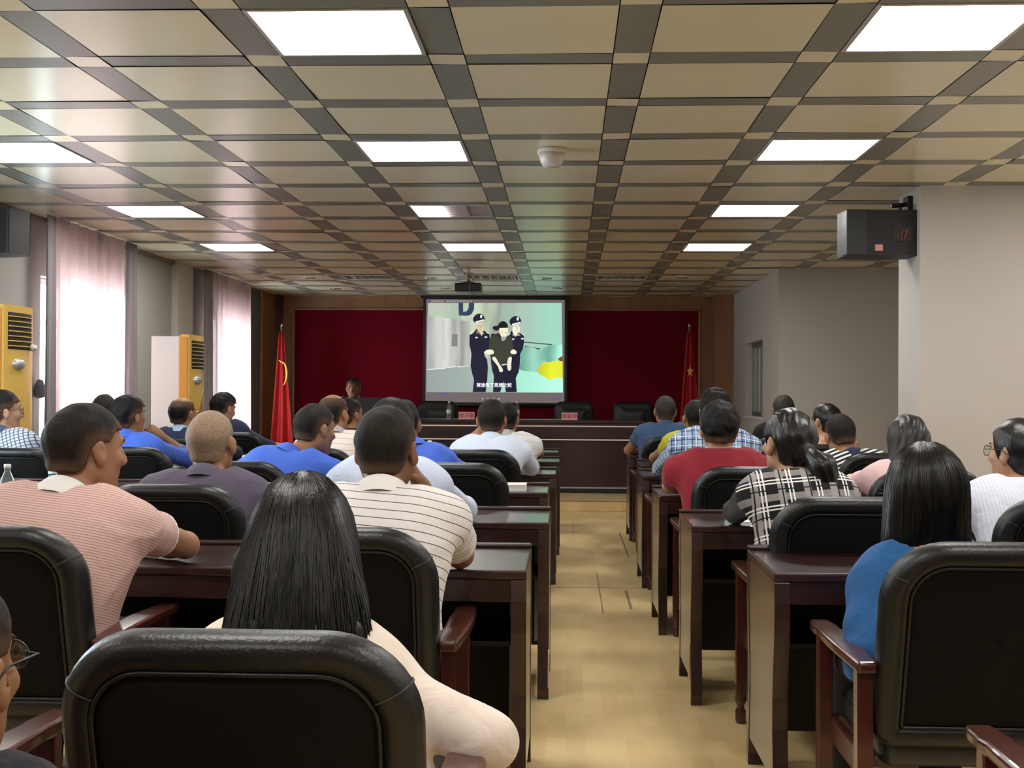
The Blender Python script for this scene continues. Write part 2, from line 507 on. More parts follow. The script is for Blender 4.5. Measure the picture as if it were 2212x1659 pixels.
# unlit reflector fittings near the stage
REFL = mat('mirror_louvre', (0.7, 0.7, 0.68), 0.16, metal=1.0, bump=0.6, bscale=18)
proto_off = None
for (r_, c_), lb in zip(sorted(OFFS), ('left one, before the red wall', 'middle one, behind the projector', 'one to the right of the screen')):
    x, y = cell_centre(r_, c_)
    if proto_off is None:
        root = empty('unlit_ceiling_light', (x, y, CEIL))
        light_body(root, hx, hy, mat('polished_frame', (0.85, 0.80, 0.76), 0.3, metal=0.5))
        b_ = MB().box(-hx + 0.018, hx - 0.018, -hy + 0.018, hy - 0.018, 0.045, 0.05)
        for k in range(6):
            xx = -hx + 0.05 + k * (2 * hx - 0.1) / 5
            b_.box(xx - 0.003, xx + 0.003, -hy + 0.02, hy - 0.02, 0.0, 0.045)
        for k in range(3):
            yy = -hy + 0.14 + k * (2 * hy - 0.28) / 2
            b_.tube([(-hx + 0.02, yy, 0.03), (hx - 0.02, yy, 0.03)], 0.012, 8)
            b_.box(-hx + 0.02, hx - 0.02, yy - 0.05, yy - 0.045, 0.0, 0.045)
        b_.build('mirror_louvre', REFL, root)
        proto_off = root
    else:
        root = copy_tree(proto_off)
        root.location = (x, y, CEIL)
    tag(root, 'unlit ceiling light with mirrored louvre, ' + lb, 'ceiling light', 'unlit ceiling lights')
# small recessed downlights above the stage
proto = None
DL = [((668, 600), 'far left of the ceiling'), ((725, 623), 'left, close to the wood wall'), ((930, 601), 'left of the projector'), ((962, 623), 'just over the top left of the screen'),
      ((1178, 602), 'right of the projector, above screen'), ((1200, 623), 'just over the top right of the screen'), ((1475, 599), 'right, before the pilaster'), ((1453, 623), 'right, close to the wood wall')]
for (p, lb) in DL:
    d = RM @ Vector(((p[0] - 1106.0) / F_PX, -(p[1] - 829.5) / F_PX, -1.0))
    q = CAM + d * ((CEIL - 1.31) / d.z)
    if proto is None:
        proto = empty('downlight', (q.x, q.y, CEIL))
        MB().lathe([(0.045, 0.004), (0.05, -0.008), (0.075, -0.006), (0.078, 0.002)], seg=24).build('rim', CHROME, proto)
        MB().lathe([(0.0, 0.0), (0.045, -0.002), (0.046, 0.003)], seg=20).build('bulb', mat('bulb_glass', (0.6, 0.58, 0.5), 0.1, metal=0.6), proto)
        r2 = proto
    else:
        r2 = copy_tree(proto)
        r2.location = (q.x, q.y, CEIL)
    tag(r2, 'small round unlit downlight, ' + lb, 'downlight', 'downlights over the stage')

# smoke detector
q = at(1192, 322, 6.86)
sd = empty('smoke_detector', (q.x, q.y, CEIL))
tag(sd, 'white round smoke detector hanging from the tan ceiling', 'smoke detector')
WARMW = mat('warm_white_plastic', (0.72, 0.66, 0.60), 0.35)
MB().lathe([(0.001, 0.0), (0.082, 0.0), (0.083, -0.022), (0.078, -0.026), (0.001, -0.026)], seg=32).build('base', WARMW, sd)
MB().lathe([(0.001, -0.024), (0.077, -0.026), (0.062, -0.075), (0.048, -0.098), (0.001, -0.1)], seg=32).build('cover', mat('pale_plastic', (0.66, 0.60, 0.57), 0.3), sd)

# ---------------------------------------------------------------- screen and projector
YS = 17.18
sc_tl, sc_br = at(922, 647, YS), at(1220, 871, YS)
root = empty('projection_screen', ((sc_tl.x + sc_br.x) / 2, YS, sc_br.z))
tag(root, 'lit projection screen showing officers escorting a person in dark clothes', 'projection screen')
SW, SH = (sc_br.x - sc_tl.x) / 2, sc_tl.z - sc_br.z
MB().box(-SW - 0.05, SW + 0.03, -0.002, 0.006, -0.02, SH + 0.03).build('black_border', BLACK_PL, root)
MB().box(-SW - 0.08, SW + 0.06, -0.04, 0.05, SH + 0.022, SH + 0.07).build('casing', BLACK_PL, root, bevel=0.01)
MB().tube([(-SW - 0.05, 0, -0.03), (SW + 0.03, 0, -0.03)], 0.015, 10).build('weight_bar', BLACK_PL, root)
def emat(name, col, s=1.0):
    if name in MATS:
        return MATS[name]
    m, nt, b = node_mat(name)
    b.inputs['Base Color'].default_value = (0.02, 0.02, 0.02, 1)
    b.inputs['Emission Color'].default_value = (*col, 1)
    b.inputs['Emission Strength'].default_value = s
    b.inputs['Roughness'].default_value = 0.8
    MATS[name] = m
    return m
def egrad(name, pts, noise=0.0, scale=6, stretch=(1, 1, 1), s=1.0, ax=0):
    """projected film colours: a ramp of the filmed scene's own colours across the picture"""
    m, nt, b = node_mat(name)
    b.inputs['Base Color'].default_value = (0.02, 0.02, 0.02, 1)
    b.inputs['Roughness'].default_value = 0.8
    tc = nt.nodes.new('ShaderNodeTexCoord')
    sp = nt.nodes.new('ShaderNodeSeparateXYZ')
    nt.links.new(tc.outputs['Object'], sp.inputs[0])
    mp = nt.nodes.new('ShaderNodeMapping'); mp.inputs['Scale'].default_value = stretch
    nt.links.new(tc.outputs['Object'], mp.inputs[0])
    n = nt.nodes.new('ShaderNodeTexNoise'); n.inputs['Scale'].default_value = scale; n.inputs['Detail'].default_value = 3
    nt.links.new(mp.outputs[0], n.inputs['Vector'])
    lo, hi = pts[0][0], pts[-1][0]
    t = M(nt, 'DIVIDE', M(nt, 'SUBTRACT', sp.outputs[ax], lo), hi - lo)
    t = M(nt, 'ADD', t, M(nt, 'MULTIPLY', M(nt, 'SUBTRACT', n.outputs[0], 0.5), noise))
    rp = nt.nodes.new('ShaderNodeValToRGB')
    els = rp.color_ramp.elements
    els[0].position, els[0].color = 0.0, (*pts[0][1], 1)
    els[1].position, els[1].color = 1.0, (*pts[-1][1], 1)
    for p, c in pts[1:-1]:
        e = els.new((p - lo) / (hi - lo))
        e.color = (*c, 1)
    nt.links.new(t, rp.inputs[0])
    nt.links.new(rp.outputs[0], b.inputs['Emission Color'])
    b.inputs['Emission Strength'].default_value = s
    return m
# picture coordinates come from a 0..400 crop grid: u right, v down
CU = 1659.0 / 400.0
def uv(u, v):
    p = at(880 + u / CU, 560 + v / CU, YS)
    return (p.x - root.location.x, p.z - root.location.z)
PIC = MB()
PM = []
def pm(m):
    if m not in PM:
        PM.append(m)
    return PM.index(m)
LAY = [0]
def poly(pts, m, layer):
    q = [uv(*p) for p in pts]
    y = -0.004 - layer * 0.0012
    vs = [(a, y, c) for a, c in q]
    PIC.add(vs, [tuple(range(len(vs)))], pm(m))
def ell(u, v, ru, rv, m, layer, a0=0, a1=360, n=22):
    poly([(u + ru * math.cos(R(a0 + (a1 - a0) * k / n)), v + rv * math.sin(R(a0 + (a1 - a0) * k / n))) for k in range(n + (0 if a1 - a0 == 360 else 1))], m, layer)
S = 0.36
frame_g = emat('film_ui_grey', (0.16, 0.125, 0.13), S)
wallg = egrad('film_wall', [(-0.95, (0.55, 0.62, 0.50)), (-0.55, (0.42, 0.52, 0.40)), (-0.25, (0.62, 0.70, 0.52)), (0.02, (0.30, 0.36, 0.30)), (0.25, (0.40, 0.55, 0.45)), (0.95, (0.36, 0.72, 0.56))], 0.35, 2.0, (3, 1, 0.5), S)
wallb = egrad('film_wall_low', [(-0.95, (0.40, 0.42, 0.40)), (-0.7, (0.72, 0.74, 0.68)), (-0.5, (0.30, 0.30, 0.30)), (-0.3, (0.62, 0.62, 0.55))], 0.6, 3.0, (3, 1, 0.3), S)
floorg = egrad('film_floor', [(-0.95, (0.32, 0.36, 0.35)), (-0.2, (0.38, 0.47, 0.42)), (0.35, (0.40, 0.85, 0.66)), (0.95, (0.52, 0.98, 0.80))], 0.1, 3, (1, 1, 1), S)
navy = emat('film_navy', (0.010, 0.010, 0.030), S)
navy2 = emat('film_navy_soft', (0.020, 0.020, 0.050), S)
capw = emat('film_white', (0.80, 0.88, 0.80), S)
skin1 = emat('film_skin', (0.75, 0.60, 0.40), S)
skin2 = emat('film_skin_lit', (0.90, 0.86, 0.66), S)
skin3 = emat('film_skin_shade', (0.45, 0.33, 0.20), S)
tee = emat('film_dark_olive', (0.045, 0.050, 0.032), S)
hairf = emat('film_hair', (0.008, 0.008, 0.008), S)
bagg = egrad('film_bag_green', [(0.3, (0.10, 0.30, 0.22)), (0.55, (0.35, 0.70, 0.55)), (0.75, (0.16, 0.42, 0.32)), (0.95, (0.50, 1.0, 0.80))], 0.25, 4, (1, 1, 1), S)
bagy = egrad('film_bag_yellow', [(0.6, (0.55, 0.60, 0.02)), (0.8, (0.85, 0.88, 0.03)), (0.95, (0.75, 0.80, 0.05))], 0.3, 6, (1, 1, 1), S)
letter = emat('film_letter', (0.030, 0.050, 0.110), S)
dkg = emat('film_dark_green', (0.03, 0.06, 0.06), S)
linew = emat('film_line', (0.85, 0.88, 0.85), S)
shade = emat('film_shade', (0.22, 0.24, 0.20), S)
blueu = emat('film_blue', (0.04, 0.08, 0.55), S)
poly([(170, 358), (1410, 365), (1405, 1288), (162, 1280)], frame_g, 0)
poly([(186, 392), (1382, 392), (1393, 1195), (170, 1190)], wallg, 1)
poly([(180, 500), (560, 560), (560, 955), (172, 985)], wallb, 2)
poly([(172, 990), (560, 955), (1010, 985), (1393, 1065), (1393, 1195), (170, 1190)], floorg, 2)
poly([(1030, 745), (1300, 770), (1290, 760), (1040, 738)], dkg, 2)
poly([(1050, 775), (1195, 800), (1170, 815), (1050, 800)], dkg, 2)
for (x0, x1, y0) in ((172, 345, 985), (355, 440, 968), (450, 560, 962)):
    poly([(x0, y0 + 6), (x1, y0 - 3), (x1, y0 - 9), (x0, y0 - 1)], linew, 3)
poly([(400, 670), (450, 670), (450, 780), (395, 780)], shade, 3)
# letter on the filmed wall
poly([(458, 392), (500, 392), (500, 505), (462, 505)], letter, 3)
poly([(500, 470), (530, 468), (548, 440), (552, 392), (600, 392), (597, 450), (575, 492), (540, 507), (500, 507)], letter, 3)
# sacks
def blob(pts, m, layer):
    out = []
    n = len(pts)
    for i in range(n):
        p0, p1, p2, p3 = [pts[(i + k - 1) % n] for k in range(4)]
        for t in (0, 0.25, 0.5, 0.75):
            out.append(tuple(0.5 * (2 * p1[a] + (p2[a] - p0[a]) * t + (2 * p0[a] - 5 * p1[a] + 4 * p2[a] - p3[a]) * t * t + (3 * p1[a] - p0[a] - 3 * p2[a] + p3[a]) * t ** 3) for a in (0, 1)))
    poly(out, m, layer)
blob([(1010, 920), (1080, 905), (1200, 915), (1230, 960), (1160, 1005), (1010, 990)], bagg, 3)
blob([(1015, 800), (1100, 785), (1190, 820), (1250, 890), (1170, 920), (1020, 915)], bagg, 4)
poly([(1180, 830), (1230, 785), (1300, 765), (1388, 765), (1390, 900), (1340, 905), (1270, 930), (1215, 905)], bagg, 5)
poly([(1350, 890), (1390, 865), (1390, 915), (1360, 910)], emat('film_red', (0.35, 0.03, 0.03), S), 6)
poly([(1168, 985), (1210, 925), (1290, 920), (1350, 905), (1391, 920), (1391, 1060), (1320, 1062), (1280, 1082), (1240, 1060), (1180, 1030)], bagy, 7)
# officers and the man between them
def officer(cx, top, w, y_sh, body, lay, face):
    ell(cx, top + 115, 34, 48, face, lay)
    poly([(cx - 20, top + 140), (cx + 22, top + 140), (cx + 40, y_sh + 30), (cx - 40, y_sh + 30)], face, lay)
    blob([(cx - 60, top + 45), (cx - 30, top + 5), (cx + 15, top), (cx + 42, top + 30), (cx + 38, top + 62), (cx - 35, top + 82)], navy, lay + 1)
    poly([(cx - 38, top + 68), (cx + 38, top + 48), (cx + 40, top + 62), (cx - 34, top + 84)], capw, lay + 2)
    ell(cx + 14, top + 22, 10, 17, capw, lay + 2)
    poly(body, navy, lay)
    poly([(cx - w * 0.48, y_sh + 18), (cx - w * 0.36, y_sh + 4), (cx - w * 0.34, y_sh + 14), (cx - w * 0.46, y_sh + 30)], capw, lay + 2)
    poly([(cx + w * 0.34, y_sh + 8), (cx + w * 0.46, y_sh + 18), (cx + w * 0.47, y_sh + 30), (cx + w * 0.34, y_sh + 18)], capw, lay + 2)
    ell(cx - 28, y_sh + 62, 13, 7, capw, lay + 2)
    ell(cx + 56, y_sh + 58, 13, 7, capw, lay + 2)
ell(793, 640, 28, 40, skin3, 3); blob([(765, 620), (775, 600), (815, 598), (822, 632), (790, 640)], navy, 4)
blob([(745, 700), (790, 670), (840, 700), (830, 1060), (760, 1000)], navy2, 4)
officer(648, 490, 175, 640, [(558, 680), (590, 662), (622, 620), (640, 650), (668, 690), (680, 640), (705, 650), (735, 668), (742, 740), (740, 810), (705, 812), (690, 860), (715, 900), (722, 960), (716, 1080), (702, 1190), (586, 1190), (598, 1080), (580, 1020), (566, 950), (574, 850), (556, 760)], 5, skin1)
officer(975, 512, 150, 655, [(905, 680), (935, 640), (955, 680), (968, 700), (985, 655), (1010, 662), (1045, 685), (1046, 740), (1035, 800), (1010, 850), (1008, 930), (998, 1010), (972, 1060), (980, 1190), (880, 1190), (885, 1080), (900, 900)], 5, skin2)
for (ex, ey) in ((640, 598), (664, 596), (968, 604), (992, 602), (850, 655), (882, 660)):
    ell(ex, ey, 6, 3, hairf, 12, n=10)
for (ex, ey) in ((652, 632), (982, 636), (864, 690)):
    ell(ex, ey, 10, 3, skin3, 12, n=10)
poly([(655, 600), (661, 618), (650, 618)], skin3, 12)
poly([(984, 606), (990, 622), (979, 622)], skin3, 12)
poly([(778, 940), (930, 940), (945, 1040), (935, 1190), (886, 1190), (862, 1095), (832, 1190), (768, 1190), (775, 1060)], navy, 8)
blob([(735, 720), (790, 680), (860, 735), (900, 685), (940, 715), (948, 830), (935, 880), (905, 870), (905, 950), (800, 955), (780, 880), (740, 860)], tee, 9)
ell(864, 642, 40, 56, skin2, 10); ell(857, 604, 45, 48, hairf, 11, 165, 372)
poly([(838, 688), (886, 688), (864, 724)], skin3, 9.5)
blob([(760, 890), (788, 878), (825, 940), (855, 985), (850, 1010), (825, 1005), (812, 960)], skin2, 10)
blob([(905, 885), (935, 880), (930, 940), (930, 985), (905, 998), (895, 950)], skin2, 10)
blob([(690, 830), (730, 810), (770, 818), (768, 850), (700, 850)], skin2, 11)
blob([(925, 825), (950, 808), (980, 828), (968, 850), (930, 845)], skin2, 11)
poly([(845, 942), (895, 935), (895, 943), (845, 952)], capw, 11)
for k in range(16):
    poly([(215 + k * 23, 371), (230 + k * 23, 371), (230 + k * 23, 381), (215 + k * 23, 381)], emat('film_ui_text', (0.40, 0.40, 0.42), S) if k != 5 else frame_g, 2)
poly([(188, 366), (206, 366), (206, 384), (188, 384)], blueu, 2)
poly([(290, 1200), (370, 1202), (370, 1208), (290, 1206)], blueu, 2)
poly([(1300, 1252), (1365, 1253), (1365, 1257), (1300, 1256)], blueu, 2)
for u in (672, 722, 765, 772, 820):
    ell(u, 1250, 5, 6, capw, 2, n=8)
PIC.build('picture', PM, root)

def text_mesh(name, body, size, m, parent, loc, rot=(R(90), 0, 0), bold=0.0):
    cu = bpy.data.curves.new(name, 'FONT')
    cu.body = body
    cu.size = size
    cu.align_x = 'CENTER'
    cu.align_y = 'CENTER'
    cu.offset = bold
    o = bpy.data.objects.new(name, cu)
    COL.objects.link(o)
    me = bpy.data.meshes.new_from_object(o.evaluated_get(bpy.context.evaluated_depsgraph_get()))
    COL.objects.unlink(o)
    bpy.data.objects.remove(o)
    me.materials.clear()
    me.materials.append(m)
    ob = bpy.data.objects.new(name, me)
    ob.location = loc
    ob.rotation_euler = rot
    COL.objects.link(ob)
    ob.parent = parent
    return ob
q = uv(778, 1130)
text_mesh('subtitle', '就迷失了思想之舵', 0.062, emat('film_caption', (1, 1, 1), 0.55), root, (q[0], -0.024, q[1]), bold=0.0003)

# projector under the ceiling
p = at(1012, 621, 14.0)
pr = empty('projector', (p.x, 14.0, p.z - 0.05))
tag(pr, 'black projector hanging from the ceiling in front of the screen', 'projector')
MB().box(-0.15, 0.15, -0.11, 0.13, 0.0, 0.095).build('body', BLACK_PL, pr, bevel=0.012)
MB().box(0.135, 0.158, -0.10, 0.12, 0.015, 0.08).build('side_grille', mat('silver_grille', (0.25, 0.25, 0.25), 0.3, metal=0.5), pr, bevel=0.004)
o = MB()
o.v = []
ln = MB().tube([(0.05, 0.125, 0.05), (0.05, 0.16, 0.05)], 0.032, 16).build('lens', mat('lens_glass', (0.02, 0.02, 0.03), 0.05), pr)
mt = MB().box(-0.03, 0.03, -0.03, 0.03, 0.095, 0.105).tube([(0, 0, 0.1), (0, 0, CEIL - pr.location.z - 0.008)], 0.018, 12).box(-0.05, 0.05, -0.05, 0.05, CEIL - pr.location.z - 0.012, CEIL - pr.location.z)
for sx in (-1, 1):
    mt.tube([(0, 0, 0.12), (sx * 0.09, 0.02, 0.1), (sx * 0.1, 0.03, 0.094)], 0.006, 6)
mt.build('mount', mat('mount_metal', (0.45, 0.33, 0.30), 0.4, metal=0.4), pr)
MB().tube([(0.02, -0.115, 0.09), (0.02, -0.125, 0.05), (0.02, -0.115, 0.0)], 0.004, 6).build('cable', METAL_EDGE, pr)

# ---------------------------------------------------------------- loudspeakers
def speaker(loc, rz, label, wdt=0.47, hgt=0.30, dep=0.26, br=True):
    s = empty('loudspeaker', loc, rz)
    tag(s, label, 'speaker', 'wall loudspeakers')
    pl = [(-wdt / 2, -dep / 2), (wdt / 2, -dep / 2), (wdt / 2, dep / 2 - 0.02), (wdt * 0.3, dep / 2 + 0.02), (-wdt * 0.3, dep / 2 + 0.02), (-wdt / 2, dep / 2 - 0.02)]
    SPK = mat('speaker_black', (0.009, 0.010, 0.012), 0.55, bump=0.3, bscale=150)
    MB().prism(pl, 'z', 0, hgt).build('cabinet', SPK, s, bevel=0.012)
    MB().prism([(a * 0.96, b_ + 0.012) for a, b_ in pl[2:]], 'z', 0.012, hgt - 0.012).build('front_grille', mat('speaker_cloth', (0.03, 0.03, 0.032), 0.9), s)
    MB().box(-wdt / 2 - 0.004, -wdt / 2 + 0.13, -dep / 2 - 0.004, -dep / 2 + 0.1, 0.004, hgt - 0.004).build('side_cheek', mat('speaker_cheek', (0.022, 0.026, 0.030), 0.5), s, bevel=0.004)
    if br:
        t = MB().box(0.07, 0.20, -dep / 2 - 0.006, -dep / 2, 0.09, 0.19)
        t.build('terminal_panel', BLACK_PL, s, bevel=0.003)
        wires = MB()
        for k in range(3):
            wires.tube([(0.10 + 0.02 * k, -dep / 2 - 0.008, 0.10), (0.09 + 0.03 * k, -dep / 2 - 0.02, 0.135 + 0.01 * k), (0.13 + 0.015 * k, -dep / 2 - 0.012, 0.165), (0.17, -dep / 2 - 0.01, 0.15 + 0.01 * k)], 0.003, 6)
        wires.build('wires', mat('red_copper_wire', (0.30, 0.07, 0.05), 0.5), s)
        lb = MB().box(-0.05, 0.0, -dep / 2 - 0.002, -dep / 2, 0.03, 0.07)
        lb.build('sticker', mat('pink_sticker', (0.65, 0.28, 0.27), 0.6), s)
        k2 = MB().tube([(0.16, 0.0, hgt), (0.16, 0.0, hgt + 0.045)], 0.012, 10).tube([(0.10, 0.0, hgt + 0.045), (0.17, 0.0, hgt + 0.05), (0.25, 0.02, hgt + 0.07)], 0.016, 8)
        k2.box(0.20, 0.245, -0.03, 0.06, hgt + 0.005, hgt + 0.11)
        k2.build('bracket', BLACK_PL, s, bevel=0.003)
    else:
        MB().tube([(-0.1, 0, hgt / 2), (-wdt / 2 - 0.06, 0.0, hgt / 2)], 0.014, 8).build('bracket', BLACK_PL, s)
    return s
p = at(1893, 556, 8.28)
speaker((p.x, 8.28, p.z), R(4), 'black loudspeaker with pink sticker bracketed to the white pillar')
p = at(-8, 551, 8.1)
speaker((p.x, 8.1, p.z), R(-10), 'plain black loudspeaker high on the window wall', wdt=0.36, br=False)

# ---------------------------------------------------------------- curtains
def curtain_mat(name, col, trans, fig=0.0):
    m, nt, b = node_mat(name)
    b.inputs['Base Color'].default_value = (*col, 1)
    b.inputs['Roughness'].default_value = 0.9
    b.inputs['Specular IOR Level'].default_value = 0.1
    tr = nt.nodes.new('ShaderNodeBsdfTranslucent')
    tr.inputs[0].default_value = (*[min(1, c * 1.0) for c in col], 1)
    mx = nt.nodes.new('ShaderNodeMixShader'); mx.inputs[0].default_value = trans
    nt.links.new(b.outputs[0], mx.inputs[1]); nt.links.new(tr.outputs[0], mx.inputs[2])
    tp = nt.nodes.new('ShaderNodeBsdfTransparent'); mx2 = nt.nodes.new('ShaderNodeMixShader'); mx2.inputs[0].default_value = 0.14 if fig else 0.0
    nt.links.new(mx.outputs[0], mx2.inputs[1]); nt.links.new(tp.outputs[0], mx2.inputs[2])
    nt.links.new(mx2.outputs[0], nt.nodes['Material Output'].inputs[0])
    if fig:
        tc = nt.nodes.new('ShaderNodeTexCoord')
        v = nt.nodes.new('ShaderNodeTexVoronoi'); v.inputs['Scale'].default_value = 13
        nt.links.new(tc.outputs['Object'], v.inputs['Vector'])
        lt = M(nt, 'LESS_THAN', v.outputs['Distance'], 0.16)
        c = mixc(nt, M(nt, 'MULTIPLY', lt, fig), tuple(col), tuple([k * 0.75 for k in col]))
        nt.links.new(c, b.inputs['Base Color']); nt.links.new(c, tr.inputs[0])
    return m
SHEER = curtain_mat('sheer_pink_curtain', (0.74, 0.575, 0.565), 0.60, 0.6)
DRAPE = curtain_mat('grey_mauve_drape', (0.34, 0.30, 0.32), 0.12)
def curtain(name, label, y0, y1, x, waves, amp, m, z0=0.08, z1=CEIL - 0.012, flare=0.0, seed=1):
    rr = random.Random(seed)
    ph = [rr.uniform(0, 6.28) for _ in range(4)]
    nu, nv = max(24, waves * 14), 14
    vs = []
    for jv in range(nv + 1):
        t = jv / nv
        for iu in range(nu + 1):
            s = iu / nu
            a = amp * (0.35 + 0.65 * t)
            w_ = math.sin(s * waves * 2 * math.pi + ph[0] + 0.5 * math.sin(s * 5 + ph[1]) + 0.25 * t * math.sin(7 * s + ph[2])) + 0.35 * math.sin(s * waves * 4.4 * math.pi + ph[3])
            yy = y0 + (y1 - y0) * s + (s - 0.5) * flare * t
            vs.append((x + a * w_ * 0.7, yy, z1 + (z0 - z1) * t))
    fs = [(jv * (nu + 1) + iu, jv * (nu + 1) + iu + 1, (jv + 1) * (nu + 1) + iu + 1, (jv + 1) * (nu + 1) + iu) for jv in range(nv) for iu in range(nu)]
    o = MB().add(vs, fs, 0, True).build(name, m)
    sm = o.modifiers.new('thick', 'SOLIDIFY'); sm.thickness = 0.0015
    tag(o, label, 'curtain', 'curtains on the window wall')
    return o
curtain('sheer_curtain', 'wide sheer pink curtain glowing in the nearer window', 9.37, 10.94, XL + 0.16, 8, 0.052, SHEER, seed=2)
curtain('sheer_curtain', 'sheer pink curtain glowing in the far window by the stage', 13.63, 15.31, XL + 0.16, 8, 0.052, SHEER, seed=5)
curtain('side_drape', 'narrow grey drape at the near edge of the nearer window', 9.22, 9.37, XL + 0.17, 3, 0.03, DRAPE, seed=8)
curtain('side_drape', 'narrow mauve drape at the far edge of the nearer window', 10.94, 11.20, XL + 0.16, 4, 0.04, DRAPE, seed=9)
curtain('side_drape', 'dark narrow drape beside the yellow-fronted air conditioner', 13.36, 13.63, XL + 0.16, 4, 0.035, DRAPE, seed=10)
# a tied-back bit of cloth in the near window gap
hk = MB().lathe([(0.01, 0.0), (0.045, 0.01), (0.055, 0.05), (0.05, 0.10), (0.03, 0.14), (0.01, 0.15)], seg=12).build('curtain_tieback', mat('grey_cloth', (0.16, 0.16, 0.18), 0.9), loc=(XL + 0.045, 9.40, 1.25))
hk.scale = (0.8, 0.7, 1)
tag(hk, 'small grey tieback bundle at the near edge of the nearer window', 'tieback')

# ---------------------------------------------------------------- standing air conditioners
YEL = mat('yellow_plastic_front', (0.78, 0.50, 0.11), 0.3, spec=0.5, coat=0.4, coatr=0.15)
YELD = mat('amber_plastic_edge', (0.62, 0.30, 0.06), 0.35)
ACW = mat('white_metal_side', (0.68, 0.69, 0.66), 0.45)
VENT = mat('vent_dark', (0.025, 0.02, 0.012), 0.5)
def aircon(loc, rz, label, badge=True, w_=0.50, d_=0.36, h=1.88, extras=1):
    a = empty('air_conditioner', loc, rz)
    tag(a, label, 'air conditioner', 'standing air conditioners')
    # front faces local +y ; x is width
    MB().box(-w_ / 2 + 0.01, w_ / 2 - 0.01, -d_ / 2, d_ / 2 - 0.07, 0.0, h - 0.015).build('cabinet', ACW, a, bevel=0.006)
    pf = []
    for k in range(13):
        t = k / 12 * 2 - 1
        pf.append((t * w_ / 2, d_ / 2 - 0.012 + 0.03 * (1 - t * t)))
    MB().prism([(-w_ / 2, d_ / 2 - 0.09)] + pf + [(w_ / 2, d_ / 2 - 0.09)], 'z', 0.02, h, smooth=False).build('front_panel', YEL, a, bevel=0.012)
    fr = MB()
    for sx in (-1, 1):
        fr.box(sx * w_ / 2 - 0.012, sx * w_ / 2 + 0.012, d_ / 2 - 0.10, d_ / 2 - 0.02, 0.02, h - 0.02)
    fr.build('edge_strip', YELD, a, bevel=0.008)
    def yf(x):
        t = x / (w_ / 2)
        return d_ / 2 - 0.012 + 0.03 * (1 - t * t)
    v0, v1 = h - 0.30, h - 0.05
    vn = MB().prism([(-w_ * 0.40, d_ / 2 - 0.06)] + [(x, yf(x) + 0.002) for x in np.linspace(-w_ * 0.40, w_ * 0.40, 9)] + [(w_ * 0.40, d_ / 2 - 0.06)], 'z', v0, v1)
    vent = vn.build('air_outlet', VENT, a, bevel=0.006)
    for k in range(7):
        z = v0 + 0.02 + k * (v1 - v0 - 0.05) / 6
        sl = MB().prism([(x, yf(x) + 0.001) for x in np.linspace(-w_ * 0.385, w_ * 0.385, 9)] + [(x, yf(x) + 0.014) for x in np.linspace(w_ * 0.385, -w_ * 0.385, 9)], 'z', z, z + 0.006)
        sl.build('slat', YEL, vent)
    b_ = MB()
    n = 24
    vs = [(0.05 + 0.085 * math.cos(2 * math.pi * k / n), yf(0.05) + 0.006, h - 0.40 + 0.038 * math.sin(2 * math.pi * k / n)) for k in range(n)]
    vs2 = [(0.05 + 0.06 * math.cos(2 * math.pi * k / n), yf(0.05) + 0.022, h - 0.40 + 0.024 * math.sin(2 * math.pi * k / n)) for k in range(n)]
    vs0 = [(p_[0], p_[1] - 0.02, p_[2]) for p_ in vs]
    b_.add(vs0 + vs + vs2, [(i, (i + 1) % n, n + (i + 1) % n, n + i) for i in range(n)] + [(n + i, n + (i + 1) % n, 2 * n + (i + 1) % n, 2 * n + i) for i in range(n)] + [tuple(range(2 * n, 3 * n))], 0, True)
    b_.build('control_badge', mat('silver_badge', (0.62, 0.63, 0.62), 0.25, metal=0.5), a)
    arc = [(x, yf(x) + 0.003, h - 0.47 - 0.36 * (1 - math.cos(t_)) ) for x, t_ in [(-0.21 + 0.26 * math.sin(t_), t_) for t_ in np.linspace(0, 1.5, 12)]]
    MB().tube(arc, 0.003, 6).tube([(-w_ * 0.42, yf(-w_ * 0.42) + 0.001, v0 - 0.03), (0, yf(0) + 0.001, v0 - 0.03), (w_ * 0.42, yf(w_ * 0.42) + 0.001, v0 - 0.03)], 0.0025, 6).build('panel_seam', YELD, a)
    return a
p = at(38, 661, 8.75)
ac1 = aircon((-3.93, 8.265, 0), R(-90), 'yellow-fronted air conditioner at the left photo edge, below the loudspeaker', w_=0.46, d_=0.34, h=1.89)
ac2 = aircon((-3.48, 10.83, 0), R(-90), 'air conditioner between the windows, white side showing', w_=0.44, d_=0.35, h=1.81)
pp_ = MB().box(-0.221, -0.2195, -0.06, 0.02, 1.26, 1.50)
pp_.box(-0.222, -0.2195, -0.06, 0.02, 1.24, 1.262, 1)
pp_ = pp_.build('energy_sticker', [mat('sticker_paper', (0.72, 0.66, 0.64), 0.6), mat('sticker_red', (0.6, 0.2, 0.18), 0.6)], ac2)
# crumpled tissue on the outlet of the first unit
tv = MB()
rr = random.Random(4)
seg = 10
vs = []
for i in range(7):
    for k in range(seg):
        th = math.pi * i / 6
        r_ = 0.028 * (1 + rr.uniform(-0.35, 0.35))
        vs.append((r_ * math.sin(th) * math.cos(2 * math.pi * k / seg), r_ * math.sin(th) * math.sin(2 * math.pi * k / seg) * 0.7, r_ * math.cos(th) * 0.8))
tv.add(vs, [(i * seg + k, i * seg + (k + 1) % seg, (i + 1) * seg + (k + 1) % seg, (i + 1) * seg + k) for i in range(6) for k in range(seg)], 0, True)
q = Vector((-3.725, 8.40, 1.61))
ts = tv.build('crumpled_tissue', mat('tissue_white', (0.8, 0.8, 0.78), 0.9), loc=(q.x, q.y, q.z))
tag(ts, 'crumpled white tissue stuck at the outlet of the near air conditioner', 'tissue')

